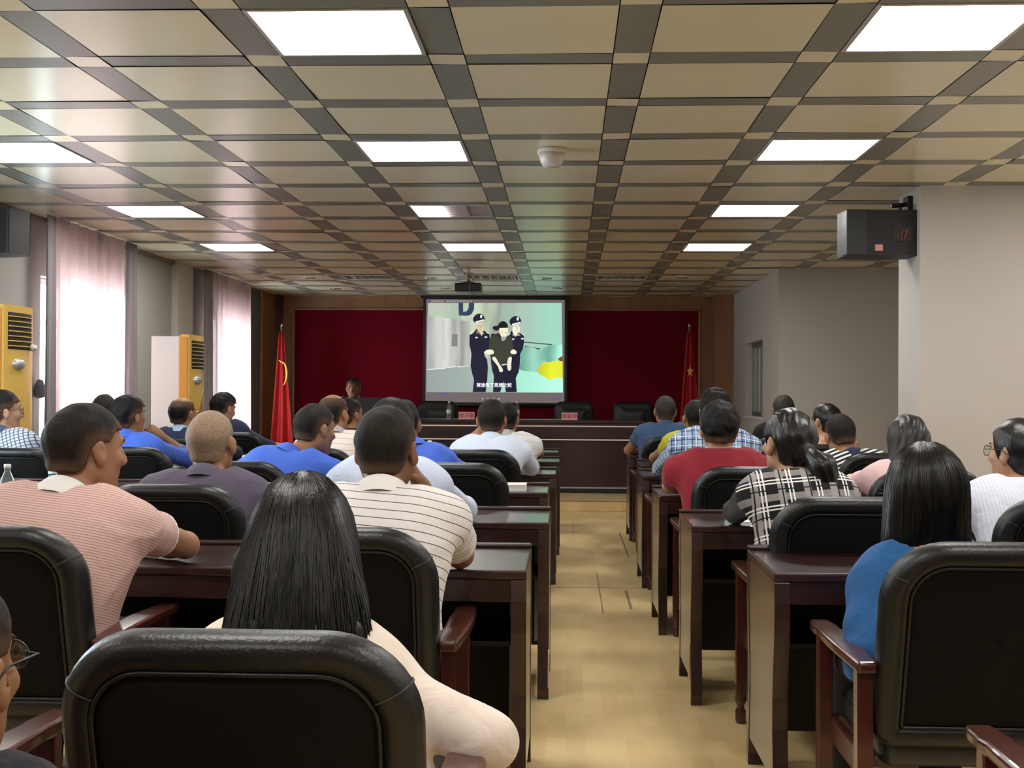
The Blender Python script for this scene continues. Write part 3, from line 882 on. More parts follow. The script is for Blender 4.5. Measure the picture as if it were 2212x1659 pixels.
# ---------------------------------------------------------------- flags
def flag(loc, label, lean, emblem, ht=1.75):
    f = empty('flag', loc)
    tag(f, label, 'flag', 'red flags on poles')
    MB().tube([(0, 0, 0), (0, 0, ht)], 0.013, 10).build('pole', mat('steel_pole', (0.55, 0.5, 0.42), 0.3, metal=0.8), f)
    MB().lathe([(0.001, 0), (0.02, 0.01), (0.022, 0.03), (0.008, 0.05), (0.001, 0.07)], z0=ht, seg=14).build('finial', CHROME, f)
    MB().lathe([(0.16, 0), (0.16, 0.02), (0.05, 0.04), (0.02, 0.12), (0.018, 0.12)], seg=24).build('base', CHROME, f)
    redm = mat('flag_red', (0.42, 0.010, 0.012), 0.7)
    yl = mat('flag_yellow', (0.75, 0.45, 0.06), 0.7)
    nu, nv = 30, 24
    vs = []
    for jv in range(nv + 1):
        t = jv / nv
        wd = 0.05 + 0.30 * t ** 0.9
        for iu in range(nu + 1):
            s = iu / nu
            ang = s * 4 * math.pi
            x = (s - 0.42 + lean * 0.1) * wd
            y = -0.02 - (0.02 + 0.035 * t) * (1 + math.sin(ang + 2 * t)) - 0.01
            vs.append((x, y, ht - 0.05 - t * (ht - 0.25)))
    fs = [(jv * (nu + 1) + iu, jv * (nu + 1) + iu + 1, (jv + 1) * (nu + 1) + iu + 1, (jv + 1) * (nu + 1) + iu) for jv in range(nv) for iu in range(nu)]
    mb = MB().add(vs, fs, 0, True)
    c = mb.build('cloth', [redm], f)
    s_ = c.modifiers.new('thick', 'SOLIDIFY'); s_.thickness = 0.002
    e = MB()
    if emblem == 'arc':
        pts = [(0.035 + 0.07 * math.cos(R(a)), -0.125, ht - 0.62 + 0.16 * math.sin(R(a))) for a in range(-75, 100, 12)]
        e.tube(pts, [0.004 + 0.012 * math.sin(math.pi * k / (len(pts) - 1)) for k in range(len(pts))], 6)
        e.tube([(0.0, -0.125, ht - 0.44), (0.05, -0.125, ht - 0.48)], 0.008, 6)
        e.build('emblem', yl, f)
    else:
        st = [(0.0 + (0.065 if k % 2 == 0 else 0.028) * math.sin(R(36 * k)) * 0.7, ht - 0.58 + (0.065 if k % 2 == 0 else 0.028) * math.cos(R(36 * k)) * 1.2) for k in range(10)]
        e.prism(st, 'y', -0.128, -0.12)
        e.build('emblem', yl, f)
p = at(608, 708, 16.3)
flag((p.x, 16.3, 0.134), 'red flag with yellow curved emblem furled beside the left pilaster', 0.6, 'arc', p.z - 0.134)
p = at(1489, 708, 16.3)
flag((p.x, 16.3, 0.134), 'red flag with yellow star furled beside the right pilaster', -0.8, 'star', p.z - 0.134)

# ---------------------------------------------------------------- stage table and what stands on it
SY = 14.52
sx0, sx1 = at(690, 950, SY).x, at(1392, 950, SY).x
TZ = 0.995
st = empty('stage_table', ((sx0 + sx1) / 2, SY, 0.134))
tag(st, 'long dark cherry rostrum table with two bright metal lines on its front', 'table')
hw = (sx1 - sx0) / 2
tz = TZ - 0.134
MB().box(-hw, hw, 0, 0.62, tz - 0.04, tz).build('table_top', WOOD_DK, st, bevel=0.006)
MB().box(-hw, hw, 0.0, 0.03, 0.06, tz - 0.04).box(-hw, hw, -0.03, 0.0, tz - 0.23, tz - 0.07).build('front_panel', WOOD_DK, st, bevel=0.004)
MB().box(-hw, -hw + 0.04, 0.03, 0.6, 0.0, tz - 0.04).build('side_panel', WOOD_DK, st)
MB().box(hw - 0.04, hw, 0.03, 0.6, 0.0, tz - 0.04).build('side_panel', WOOD_DK, st)
MB().box(-hw, hw, 0.0, 0.03, 0.0, 0.055).box(-hw, hw, -0.006, 0.0, 0.055, 0.072, 1).build('plinth', [WOOD_BLACK, METAL_EDGE], st)
for z in (tz - 0.078, tz - 0.237):
    MB().box(-hw, hw, -0.038, -0.028, z, z + 0.014).build('metal_line', mat('metal_line_sheen', (0.95, 0.80, 0.74), 0.42, metal=0.35), st)  # near-white base colour stands in for ceiling light reflected off the metal
for k in range(1, 5):
    x = -hw + k * 2 * hw / 5
    MB().box(x - 0.002, x + 0.002, -0.004, 0.001, 0.08, tz - 0.24).build('panel_joint', WOOD_BLACK, st)

BOT = None
def bottle_proto(loc):
    b_ = empty('water_bottle', loc)
    m, nt, bs = node_mat('clear_plastic')
    bs.inputs['Base Color'].default_value = (0.90, 0.95, 0.95, 1)
    bs.inputs['Roughness'].default_value = 0.05
    bs.inputs['Transmission Weight'].default_value = 0.92
    bs.inputs['IOR'].default_value = 1.2
    MB().lathe([(0.001, 0.0), (0.028, 0.0), (0.031, 0.006), (0.031, 0.05), (0.029, 0.055), (0.031, 0.06), (0.031, 0.12), (0.029, 0.145), (0.016, 0.178), (0.013, 0.185), (0.013, 0.198), (0.001, 0.198)], seg=20).build('bottle_body', m, b_)
    MB().lathe([(0.0312, 0.066), (0.0314, 0.068), (0.0314, 0.112), (0.0312, 0.114)], seg=20).build('paper_sleeve', mat('green_white_sleeve', (0.45, 0.62, 0.55), 0.5), b_)
    MB().lathe([(0.001, 0.198), (0.0155, 0.196), (0.0155, 0.216), (0.001, 0.218)], seg=16).build('cap', WHITE_PL, b_)
    return b_
def bottle(px, ybase, Y, z, label):
    global BOT
    x = at(px, ybase, Y).x
    if BOT is None:
        BOT = o = bottle_proto((x, Y, z))
    else:
        o = copy_tree(BOT)
        o.location = (x, Y, z)
    tag(o, label, 'bottle', 'water bottles')
    return o
bottle(970, 908, SY + 0.25, TZ, 'water bottle on the stage table left of the first pink name plate')
bottle(1117, 908, SY + 0.25, TZ, 'water bottle on the stage table below the right half of the screen')
PINK = mat('pink_card', (0.80, 0.36, 0.36), 0.6)
INK = mat('card_ink', (0.30, 0.03, 0.05), 0.7)
for (px, txt, lab) in ((1008, '谢沃豪', 'pink name plate on the stage table under the screen'), (1230, '城管局', 'pink name plate on the stage table right of the screen')):
    x = at(px, 909, SY + 0.12).x
    n = empty('name_plate', (x, SY + 0.12, TZ))
    tag(n, lab, 'name plate', 'pink name plates')
    MB().prism([(-0.03, 0), (0.03, 0), (0.006, 0.088), (-0.006, 0.088)], 'x', -0.095, 0.095).build('card', PINK, n, bevel=0.001)
    text_mesh('printed_text', txt, 0.062, INK, n, (0, -0.0205, 0.043), rot=(R(75), 0, 0), bold=0.0004)
# monitor before the presenter
x = at(818, 905, SY + 0.3).x
mo = empty('monitor', (x, SY + 0.3, TZ))
tag(mo, 'dark back of a monitor standing before the presenter', 'monitor')
MB().box(-0.28, 0.28, -0.02, 0.02, 0.02, 0.255).build('screen_back', mat('monitor_dark', (0.02, 0.02, 0.022), 0.6), mo, bevel=0.008)
MB().box(-0.12, 0.12, -0.06, 0.09, 0.0, 0.02).build('stand', BLACK_PL, mo, bevel=0.004)

# ---------------------------------------------------------------- desks
DESK_D = 0.58
def desk(x0, x1, yn, label, open_side):
    d = empty('conference_desk', ((x0 + x1) / 2, yn, 0))
    tag(d, label, 'desk', 'dark cherry conference desks')
    hw = (x1 - x0) / 2
    D = DESK_D
    MB().box(-hw, hw, -0.005, D, 0.728, 0.757).build('desk_top', WOOD_DK, d, bevel=0.006)
    MB().box(-hw, hw, D - 0.035, D + 0.012, 0.757, 0.772).build('back_lip', WOOD_DK, d, bevel=0.005)
    MB().box(-hw + 0.03, hw - 0.03, 0.012, 0.035, 0.655, 0.728).build('apron', WOOD_DK, d, bevel=0.003)
    MB().box(-hw + 0.04, hw - 0.04, 0.10, D - 0.06, 0.50, 0.515).build('under_shelf', WOOD_BLACK, d)
    MB().box(-hw + 0.04, hw - 0.04, D - 0.075, D - 0.055, 0.13, 0.728).build('modesty_panel', WOOD_BLACK, d)
    prof = [(0.0, 0.728), (-0.006, 0.66), (-0.002, 0.56), (0.016, 0.46), (0.030, 0.36), (0.030, 0.26), (0.018, 0.16), (0.004, 0.08), (-0.006, 0.04), (-0.002, 0.0)]
    for sx in (-1, 1):
        xo = sx * hw
        xi = sx * (hw - 0.026)
        pan = [(y + 0.03, z) for y, z in prof[:-1] if z > 0.05] + [(0.05, 0.055), (D - 0.06, 0.055)] + [(D - 0.03, 0.1), (D - 0.005, 0.728)]
        pan = [(y + 0.02, z) for y, z in prof if z > 0.1] + [(0.05, 0.10), (D - 0.06, 0.10), (D - 0.045, 0.30), (D - 0.03, 0.728)]
        MB().prism(pan, 'x', min(xo, xi) + 0.002, max(xo, xi) - 0.002).build('side_panel', WOOD_PANEL, d, bevel=0.002)
        xw = sx * (hw - 0.048)
        for back in (0, 1):
            if back:
                pr_ = [(D - y, z) for y, z in prof] + [(D - y - 0.048 + 0.02 * (1 - z / 0.728) * (0.5 if z > 0.1 else 0), z) for y, z in prof[::-1]]
            else:
                pr_ = [(y, z) for y, z in prof] + [(y + 0.046 - 0.012 * (1 - z / 0.728), z) for y, z in prof[::-1]]
            MB().prism(pr_, 'x', min(xo, xw), max(xo, xw), smooth=False).build('leg', WOOD_DK, d, bevel=0.005)
        MB().box(min(sx * (hw - 0.075), sx * (hw - 0.05)), max(sx * (hw - 0.075), sx * (hw - 0.05)), D - 0.082, D - 0.0745, 0.15, 0.60).build('metal_strip', METAL_EDGE, d)
    return d
CHIP = mat('bare_chipped_wood', (0.50, 0.36, 0.20), 0.8)
DESKS = {}
LROWS = [3.83, 5.26, 6.85, 8.42, 9.95, 11.5]
RROWS = [3.85, 5.20, 6.70, 8.32, 9.62, 10.95]
LEND = [-0.125, -0.075, -0.105, -0.075, -0.06, -0.08]
REND = [0.645, 0.525, 0.500, 0.507, 0.575, 0.555]
ORD = ['front-most in view, nearest the camera', 'second from the camera', 'third from the camera', 'fourth from the camera', 'fifth from the camera', 'nearest the stage']
for k in range(6):
    DESKS['L', k] = desk(LEND[k] - 1.83, LEND[k], LROWS[k], 'dark desk, aisle end, left block, row ' + ORD[k], 1)
    desk(LEND[k] - 3.64, LEND[k] - 1.86, LROWS[k], 'dark desk, window end, left block, row ' + ORD[k], 0)
    DESKS['R', k] = desk(REND[k], REND[k] + 1.72, RROWS[k], 'dark desk in the right block, row ' + ORD[k], 1)

# chipped veneer at the foot of two end panels
for key, hw_, pts in ((('R', 1), -0.86, [(0.05, 0.10), (0.10, 0.10), (0.095, 0.14), (0.11, 0.17), (0.085, 0.20), (0.09, 0.235), (0.06, 0.245), (0.05, 0.20), (0.055, 0.15)]),
                      (('L', 1), 0.915, [(-0.004, 0.05), (0.02, 0.05), (0.03, 0.12), (0.045, 0.19), (0.03, 0.22), (0.012, 0.19), (0.006, 0.12)])):
    MB().prism(pts, 'x', hw_ - 0.0035, hw_ + 0.0035).build('chipped_edge', CHIP, DESKS[key])

# ---------------------------------------------------------------- armchairs
def round_rect(hw, z0, z1, r, n=10, rb=0.05):
    pts = []
    for cx, cz, rr, a0 in ((hw - r, z1 - r, r, 0), (-hw + r, z1 - r, r, 90), (-hw + rb, z0 + rb, rb, 180), (hw - rb, z0 + rb, rb, 270)):
        for k in range(n + 1):
            a = R(a0 + 90 * k / n)
            pts.append((cx + rr * math.cos(a), cz + rr * math.sin(a)))
    return pts
BW, BZ0, BZ1, BR = 0.278, 0.42, 0.955, 0.150
def back_pt(x, y, z):
    """bend the back: reclined, curved around the sitter"""
    t = (z - BZ0)
    return (x, -0.225 - 0.20 * t - 0.12 * t * t + y + 0.35 * x * x, z)
def back_ring(inset, y):
    r = max(BR - inset, 0.03)
    return [back_pt(x, y, z) for x, z in round_rect(BW - inset, BZ0 + inset, BZ1 - inset, r, rb=max(0.05 - inset, 0.008))]
def loft(rings, mb, mi, cap0=False, cap1=False):
    n = len(rings[0])
    vs = [p for r_ in rings for p in r_]
    mb.add(vs, [(i * n + k, i * n + (k + 1) % n, (i + 1) * n + (k + 1) % n, (i + 1) * n + k) for i in range(len(rings) - 1) for k in range(n)], mi, True)
    o = len(mb.v) - len(vs)
    for c, i in ((cap0, 0), (cap1, len(rings) - 1)):
        if c:
            mb.f.append(tuple(o + i * n + k for k in range(n))); mb.m.append(mi); mb.sm.append(True)
def make_chair():
    c = empty('armchair', (0, 0, 0))
    m = MB()
    # bolster from the piping round the edge to the sitter's side
    prof = [(0.058, -0.042), (0.054, -0.050), (0.044, -0.055), (0.032, -0.056), (0.018, -0.050), (0.007, -0.038), (0.001, -0.020), (-0.002, 0.0), (0.004, 0.030), (0.020, 0.050), (0.045, 0.060), (0.080, 0.058), (0.100, 0.050), (0.13, 0.060), (0.19, 0.066), (0.24, 0.067)]
    loft([back_ring(i, y) for i, y in prof], m, 0, cap1=True)
    m.build('backrest', [LEATHER], c)
    m = MB()
    loft([back_ring(i, y) for i, y in [(0.059, -0.036), (0.062, -0.043), (0.068, -0.045), (0.12, -0.047), (0.17, -0.048), (0.21, -0.048), (0.25, -0.048)]], m, 0, cap1=True)
    m.build('back_panel', [LEATHER_BACK], c)
    MB().tube(back_ring(0.060, -0.048)[:: 1], 0.0045, 6, closed=True).build('piping', LEATHER, c)
    for sx in (-1, 1):   # seams across the bolster at the shoulders
        pts = []
        for i, y in prof[:10]:
            ring = round_rect(BW - i, BZ0 + i, BZ1 - i, max(BR - i, 0.03), rb=max(0.05 - i, 0.008))
            x, z = ring[3] if sx > 0 else ring[11 + 7]
            nrm = 0.0012
            pts.append(back_pt(x + sx * nrm * (1 if i < 0.02 else 0), y - (nrm if i > 0.02 else 0), z))
        MB().tube(pts, 0.0016, 5).build('seam', STITCH, c)
    # seat cushion
    m = MB()
    def srect(ins, z):
        out = []
        for cx, cy, a0 in ((0.255 - 0.06, 0.28 - 0.06, 0), (-0.255 + 0.06, 0.28 - 0.06, 90), (-0.255 + 0.04, -0.22 + 0.04, 180), (0.255 - 0.04, -0.22 + 0.04, 270)):
            r_ = max((0.06 if a0 < 180 else 0.04) - ins, 0.012)
            k0 = (0.06 if a0 < 180 else 0.04)
            for k in range(7):
                a = R(a0 + 15 * k)
                out.append((cx + (1 if cx > 0 else -1) * (k0 - ins - r_) + r_ * math.cos(a), cy + (1 if cy > 0 else -1) * (k0 - ins - r_) + r_ * math.sin(a), z))
        return out
    loft([srect(0.02, 0.365), srect(0.004, 0.375), srect(0.0, 0.40), srect(0.004, 0.435), srect(0.02, 0.455), srect(0.06, 0.468), srect(0.13, 0.474), srect(0.2, 0.474)], m, 0, cap0=True, cap1=True)
    m.build('seat', LEATHER_SEAT, c)
    MB().tube(srect(0.002, 0.438), 0.004, 6, closed=True).build('seat_piping', LEATHER, c)
    # wood frame
    MB().box(-0.28, 0.28, 0.255, 0.28, 0.30, 0.375).build('front_rail', WOOD_RED, c, bevel=0.005)
    for sx in (-1, 1):
        MB().box(min(sx * 0.262, sx * 0.285), max(sx * 0.262, sx * 0.285), -0.24, 0.26, 0.30, 0.375).build('side_rail', WOOD_RED, c, bevel=0.005)
        # turned front leg up to the arm
        x = sx * 0.300
        lg = MB()
        lg.box(x - 0.021, x + 0.021, 0.235, 0.277, 0.155, 0.615)
        lg.lathe([(0.001, 0.0), (0.017, 0.0), (0.021, 0.012), (0.021, 0.05), (0.015, 0.06), (0.015, 0.075), (0.022, 0.085), (0.024, 0.10), (0.020, 0.115), (0.022, 0.155)], cx=x, cy=0.256, seg=14)
        lg.build('leg', WOOD_RED, c, bevel=0.004)
        pr_ = [(-0.235, 0.62), (-0.195, 0.62), (-0.205, 0.30), (-0.250, 0.0), (-0.285, 0.0), (-0.245, 0.30)]
        MB().prism(pr_, 'x', x - 0.02, x + 0.02).build('leg', WOOD_RED, c, bevel=0.005)
        # arm: plan curve with a broad paddle, slightly dropped to the back
        outer, inner = [], []
        for k in range(15):
            t = k / 14
            y = -0.275 + t * 0.60
            wdt = 0.026 + 0.012 * math.sin(math.pi * min(1, t * 1.15)) + (0.006 if t > 0.75 else 0)
            if t > 0.93: wdt *= 0.82
            xc = sx * (0.302 + 0.012 * math.sin(math.pi * t))
            z = 0.612 + 0.012 * math.sin(t * math.pi * 1.2) + 0.006 * t
            outer.append((xc + wdt, y, z)); inner.append((xc - wdt, y, z))
        n = len(outer)
        vs = [(x_, y, z + 0.030) for x_, y, z in outer] + [(x_, y, z + 0.030) for x_, y, z in inner] + [(x_, y, z) for x_, y, z in outer] + [(x_, y, z) for x_, y, z in inner]
        fs = [(i, i + 1, n + i + 1, n + i) for i in range(n - 1)] + [(2 * n + i, 3 * n + i, 3 * n + i + 1, 2 * n + i + 1) for i in range(n - 1)]
        fs += [(i, 2 * n + i, 2 * n + i + 1, i + 1) for i in range(n - 1)] + [(n + i, n + i + 1, 3 * n + i + 1, 3 * n + i) for i in range(n - 1)]
        fs += [(0, n, 3 * n, 2 * n), (n - 1, 3 * n - 1, 4 * n - 1, 2 * n - 1)]
        ar = MB().add(vs, fs).build('armrest', WOOD_RED, c, bevel=0.009, bseg=3)
        MB().tube([(sx * 0.300, -0.20, 0.640), (sx * 0.300, -0.20, 0.6455)], 0.008, 12).build('screw_cap', mat('pale_screw_cap', (0.35, 0.20, 0.15), 0.5), ar)
    return c
CHAIR = make_chair()
BACK_OFF = 0.445          # how far the top of the back stands behind the chair's own middle
used = [False]
def chair(x, y, label, rz=0.0, ytop=None):
    c = CHAIR if not used[0] else copy_tree(CHAIR)
    used[0] = True
    c.location = (x, y, 0)
    c.rotation_euler = (0, 0, rz)
    tag(c, label, 'chair', 'black leather armchairs')
    return c
CH = 'black leather armchair with red wood arms, '
CHAIRS = [
    (-0.495, 2.17, 'black leather armchair under the long-haired person in the cream jacket'),
    (-1.36, 2.22, 'armchair cut by the photo edge beside the person with glasses, only its arm showing'),
    (1.14, 2.22, 'armchair at the bottom right corner, only its red arm tip showing'),
    (-0.90, 1.35, 'armchair of the person with glasses seen from the side, mostly out of view'),
    (-1.555, 3.52, 'black leather armchair of the person in the pink striped polo'),
    (-0.620, 3.56, 'black leather armchair of the person in the thin-striped white shirt'),
    (1.055, 3.38, 'black leather armchair with red arms behind the person in the blue sweater'),
    (-1.52, 4.98, 'black leather armchair of the shaven-headed person in the slate polo'),
    (-0.675, 4.98, 'black leather armchair hidden behind the thin-striped white shirt, pale blue shirt in it'),
    (0.995, 4.68, 'black leather armchair right of the plaid ponytail person, its left arm and leg showing'),
    (1.80, 4.75, 'black leather armchair of the person in the white blouse at the photo edge'),
    (-0.575, 6.55, 'black leather armchair before the bent bright blue shirt near the aisle'),
    (-1.70, 6.55, 'black leather armchair behind the bright blue shirt of the person beside the bottle'),
    (0.895, 6.42, 'black leather armchair behind the person in the dark red T-shirt'),
    (1.73, 6.30, 'black leather armchair of the long-haired person in pale pink'),
    (-0.572, 8.05, 'black leather armchair behind the pale blue-white shirt near the aisle'),
    (-1.62, 8.05, 'black leather armchair of the balding person in the cream shirt'),
    (-2.80, 8.05, 'black leather armchair of the bright blue shirt near the window side'),
    (-3.41, 7.78, 'black leather armchair of the person in the checked shirt'),
    (0.86, 8.0, 'black leather armchair of the person in the blue plaid shirt'),
    (1.945, 7.95, 'black leather armchair of the person in the black and white stripes'),
    (-0.560, 9.62, 'black leather armchair of the person in the white polo'),
    (-1.62, 9.62, 'black leather armchair of the bespectacled person in black'),
    (-2.86, 9.62, 'black leather armchair of the balding person with the pale blue collar'),
    (-3.79, 9.62, 'black leather armchair nearest the windows with only its dark back showing'),
    (0.93, 9.25, 'black leather armchair of the person in yellow-green'),
    (1.84, 9.25, 'black leather armchair of the person with the hair bun'),
    (-2.95, 11.05, 'black leather armchair of the dark-haired person in navy by the far window'),
    (0.90, 10.62, 'black leather armchair of the person in the dark blue shirt, nearest the stage'),
    (1.80, 10.62, 'black leather armchair of the grey-haired person in black'),
]
for (x, y, lb) in CHAIRS:
    chair(x, y, lb)

# executive chairs behind the stage table
def stage_chair(x, label, first=[None]):
    if first[0] is None:
        c = empty('stage_chair', (x, 16.0, 0.134), R(180))
        def rr_(hw, z0, z1, ins, y):
            return [(px_, y + 0.25 * px_ * px_, pz) for px_, pz in round_rect(hw - ins, z0 + ins, z1 - ins, max(0.10 - ins, 0.02), rb=0.04)]
        m = MB()
        loft([rr_(0.26, 0.45, 1.07, i, y - 0.30) for i, y in ((0.10, -0.05), (0.03, -0.05), (0.0, -0.02), (0.0, 0.03), (0.03, 0.06), (0.08, 0.05), (0.10, 0.07), (0.2, 0.075))], m, 0, cap0=True, cap1=True)
        m.build('backrest', LEATHER, c)
        MB().box(-0.26, 0.26, -0.24, 0.26, 0.40, 0.50).build('seat', LEATHER, c, bevel=0.04, bseg=4)
        for sx in (-1, 1):
            MB().tube([(sx * 0.28, -0.25, 0.60), (sx * 0.30, 0.0, 0.66), (sx * 0.29, 0.2, 0.64), (sx * 0.27, 0.24, 0.5), (sx * 0.26, 0.2, 0.42)], 0.028, 10).build('armrest', LEATHER, c)
        MB().tube([(0, 0, 0.1), (0, 0, 0.42)], 0.03, 12).build('column', BLACK_PL, c)
        b_ = MB()
        for k in range(5):
            a = R(72 * k + 18)
            b_.tube([(0, 0, 0.11), (0.26 * math.cos(a), 0.26 * math.sin(a), 0.06)], [0.03, 0.02], 8)
            b_.lathe([(0.001, 0.0), (0.022, 0.004), (0.026, 0.024), (0.02, 0.046), (0.001, 0.05)], cx=0.26 * math.cos(a), cy=0.26 * math.sin(a), seg=10)
        b_.build('star_base', BLACK_PL, c)
        first[0] = c
    else:
        c = copy_tree(first[0])
        c.location = (x, 16.0, 0.134)
    tag(c, label, 'chair', 'black chairs behind the stage table')
for px, lb in ((940, 'black padded chair behind the stage table under the left end of the screen'), (1240, 'black padded chair behind the right pink name plate'), (1370, 'black padded chair at the right end of the stage table'), (756, 'black padded chair of the presenter behind the monitor')):
    stage_chair(at(px, 880, 16.0).x, lb)

# ---------------------------------------------------------------- small things on the desks
bottle(16, 1036, 5.5, 0.757, 'water bottle at the left photo edge behind the pink striped shoulder')
bottle(116, 1000, 7.1, 0.757, 'water bottle beside the head above the pink polo, its white cap showing')
bottle(748, 1012, 5.5, 0.757, 'water bottle between the bright blue shirt and the thin-striped shirt')
bottle(654, 1030, 4.1, 0.757, 'water bottle hidden behind the long black hair, only the cap showing')
bottle(928, 960, 8.6, 0.757, 'water bottle behind the bent bright blue shirt near the aisle')
PAPER = mat('white_paper', (0.80, 0.79, 0.74), 0.8)
COVER = mat('cream_cover', (0.72, 0.70, 0.58), 0.6)
p = at(1117, 1046, 7.12)
bk = empty('booklet', (p.x, 7.05, 0.757))
tag(bk, 'thick cream booklet lying on the third desk by the aisle', 'booklet')
MB().box(-0.055, 0.055, -0.10, 0.10, 0.002, 0.030).build('pages', PAPER, bk)
MB().box(-0.057, 0.057, -0.102, 0.102, 0.0, 0.002).box(-0.057, 0.057, -0.102, 0.102, 0.030, 0.033).box(-0.058, -0.055, -0.102, 0.102, 0.0, 0.033).build('cover', COVER, bk)
# rolled paper by the plaid-topped person
p0 = at(1572, 1098, 5.62); p1 = at(1640, 1112, 5.45)
ro = MB()
sp = []
a_, b_ = Vector((p0.x, p0.y, 0.785)), Vector((p1.x + 0.06, p1.y, 0.785))
ax = (b_ - a_).normalized(); nx = ax.cross(Vector((0, 0, 1))).normalized(); nz_ = nx.cross(ax)
n = 26
vs = []
for e_ in (a_, b_):
    for k in range(n):
        t = k / (n - 1)
        r_ = 0.026 - 0.010 * t
        an = t * 4.2 * math.pi
        vs.append(e_ + nx * r_ * math.cos(an) + nz_ * r_ * math.sin(an))
rp_ = MB().add(vs, [(k, k + 1, n + k + 1, n + k) for k in range(n - 1)], 0, True).build('rolled_paper', PAPER)
s_ = rp_.modifiers.new('thick', 'SOLIDIFY'); s_.thickness = 0.0015
tag(rp_, 'rolled white papers under the plaid-topped person\'s black sleeve', 'paper')
def sheet(px, py, Y, w_, h_, rz, label, m=PAPER, th=0.004, name='paper_sheet'):
    p = at(px, py, Y)
    o = MB().box(-w_ / 2, w_ / 2, -h_ / 2, h_ / 2, 0, th).build(name, m, loc=(p.x, Y, 0.757))
    o.rotation_euler = (0, 0, rz)
    tag(o, label, 'paper', 'papers on the desks')
    return o
sheet(528, 968, 10.2, 0.21, 0.30, R(12), 'loose papers on the desk in front of the dark-haired person by the far window', th=0.012)
sheet(340, 1000, 8.75, 0.21, 0.28, R(-8), 'green-white booklet before the bright blue shirt near the windows', mat('green_cover', (0.45, 0.60, 0.40), 0.6), 0.008)
sheet(50, 1002, 8.75, 0.20, 0.28, R(10), 'paper under the checked shirt\'s arm', PAPER, 0.006)
sheet(280, 1202, 4.15, 0.14, 0.10, R(15), 'clear plastic packet on the desk under the pink sleeve', mat('clear_packet', (0.65, 0.72, 0.75), 0.15), 0.006, 'plastic_packet')
sheet(1655, 1135, 5.45, 0.21, 0.26, R(-6), 'white page on the desk beneath the plaid-topped person\'s forearm', PAPER, 0.003)
tab = MB().box(-0.09, 0.09, -0.06, 0.06, 0.0, 0.012).build('tablet_case', mat('dark_case', (0.03, 0.03, 0.035), 0.3), loc=(at(285, 1040, 5.5).x, 5.5, 0.757), bevel=0.004)
tag(tab, 'slim dark case with bright edge on the desk behind the pink shoulder', 'tablet')
# paper cup with dark emblem
p = at(1894, 1000, 6.95)
cu_ = MB().lathe([(0.001, 0.0), (0.024, 0.0), (0.034, 0.085), (0.036, 0.088), (0.032, 0.086), (0.023, 0.004), (0.001, 0.003)], seg=24).build('paper_cup', WHITE_PL, loc=(p.x, 6.95, 0.757))
tag(cu_, 'white paper cup beside the pale pink sleeve', 'cup')
MB().box(-0.012, 0.012, -0.0335, -0.030, 0.035, 0.062).build('dark_print', BLACK_PL, cu_)

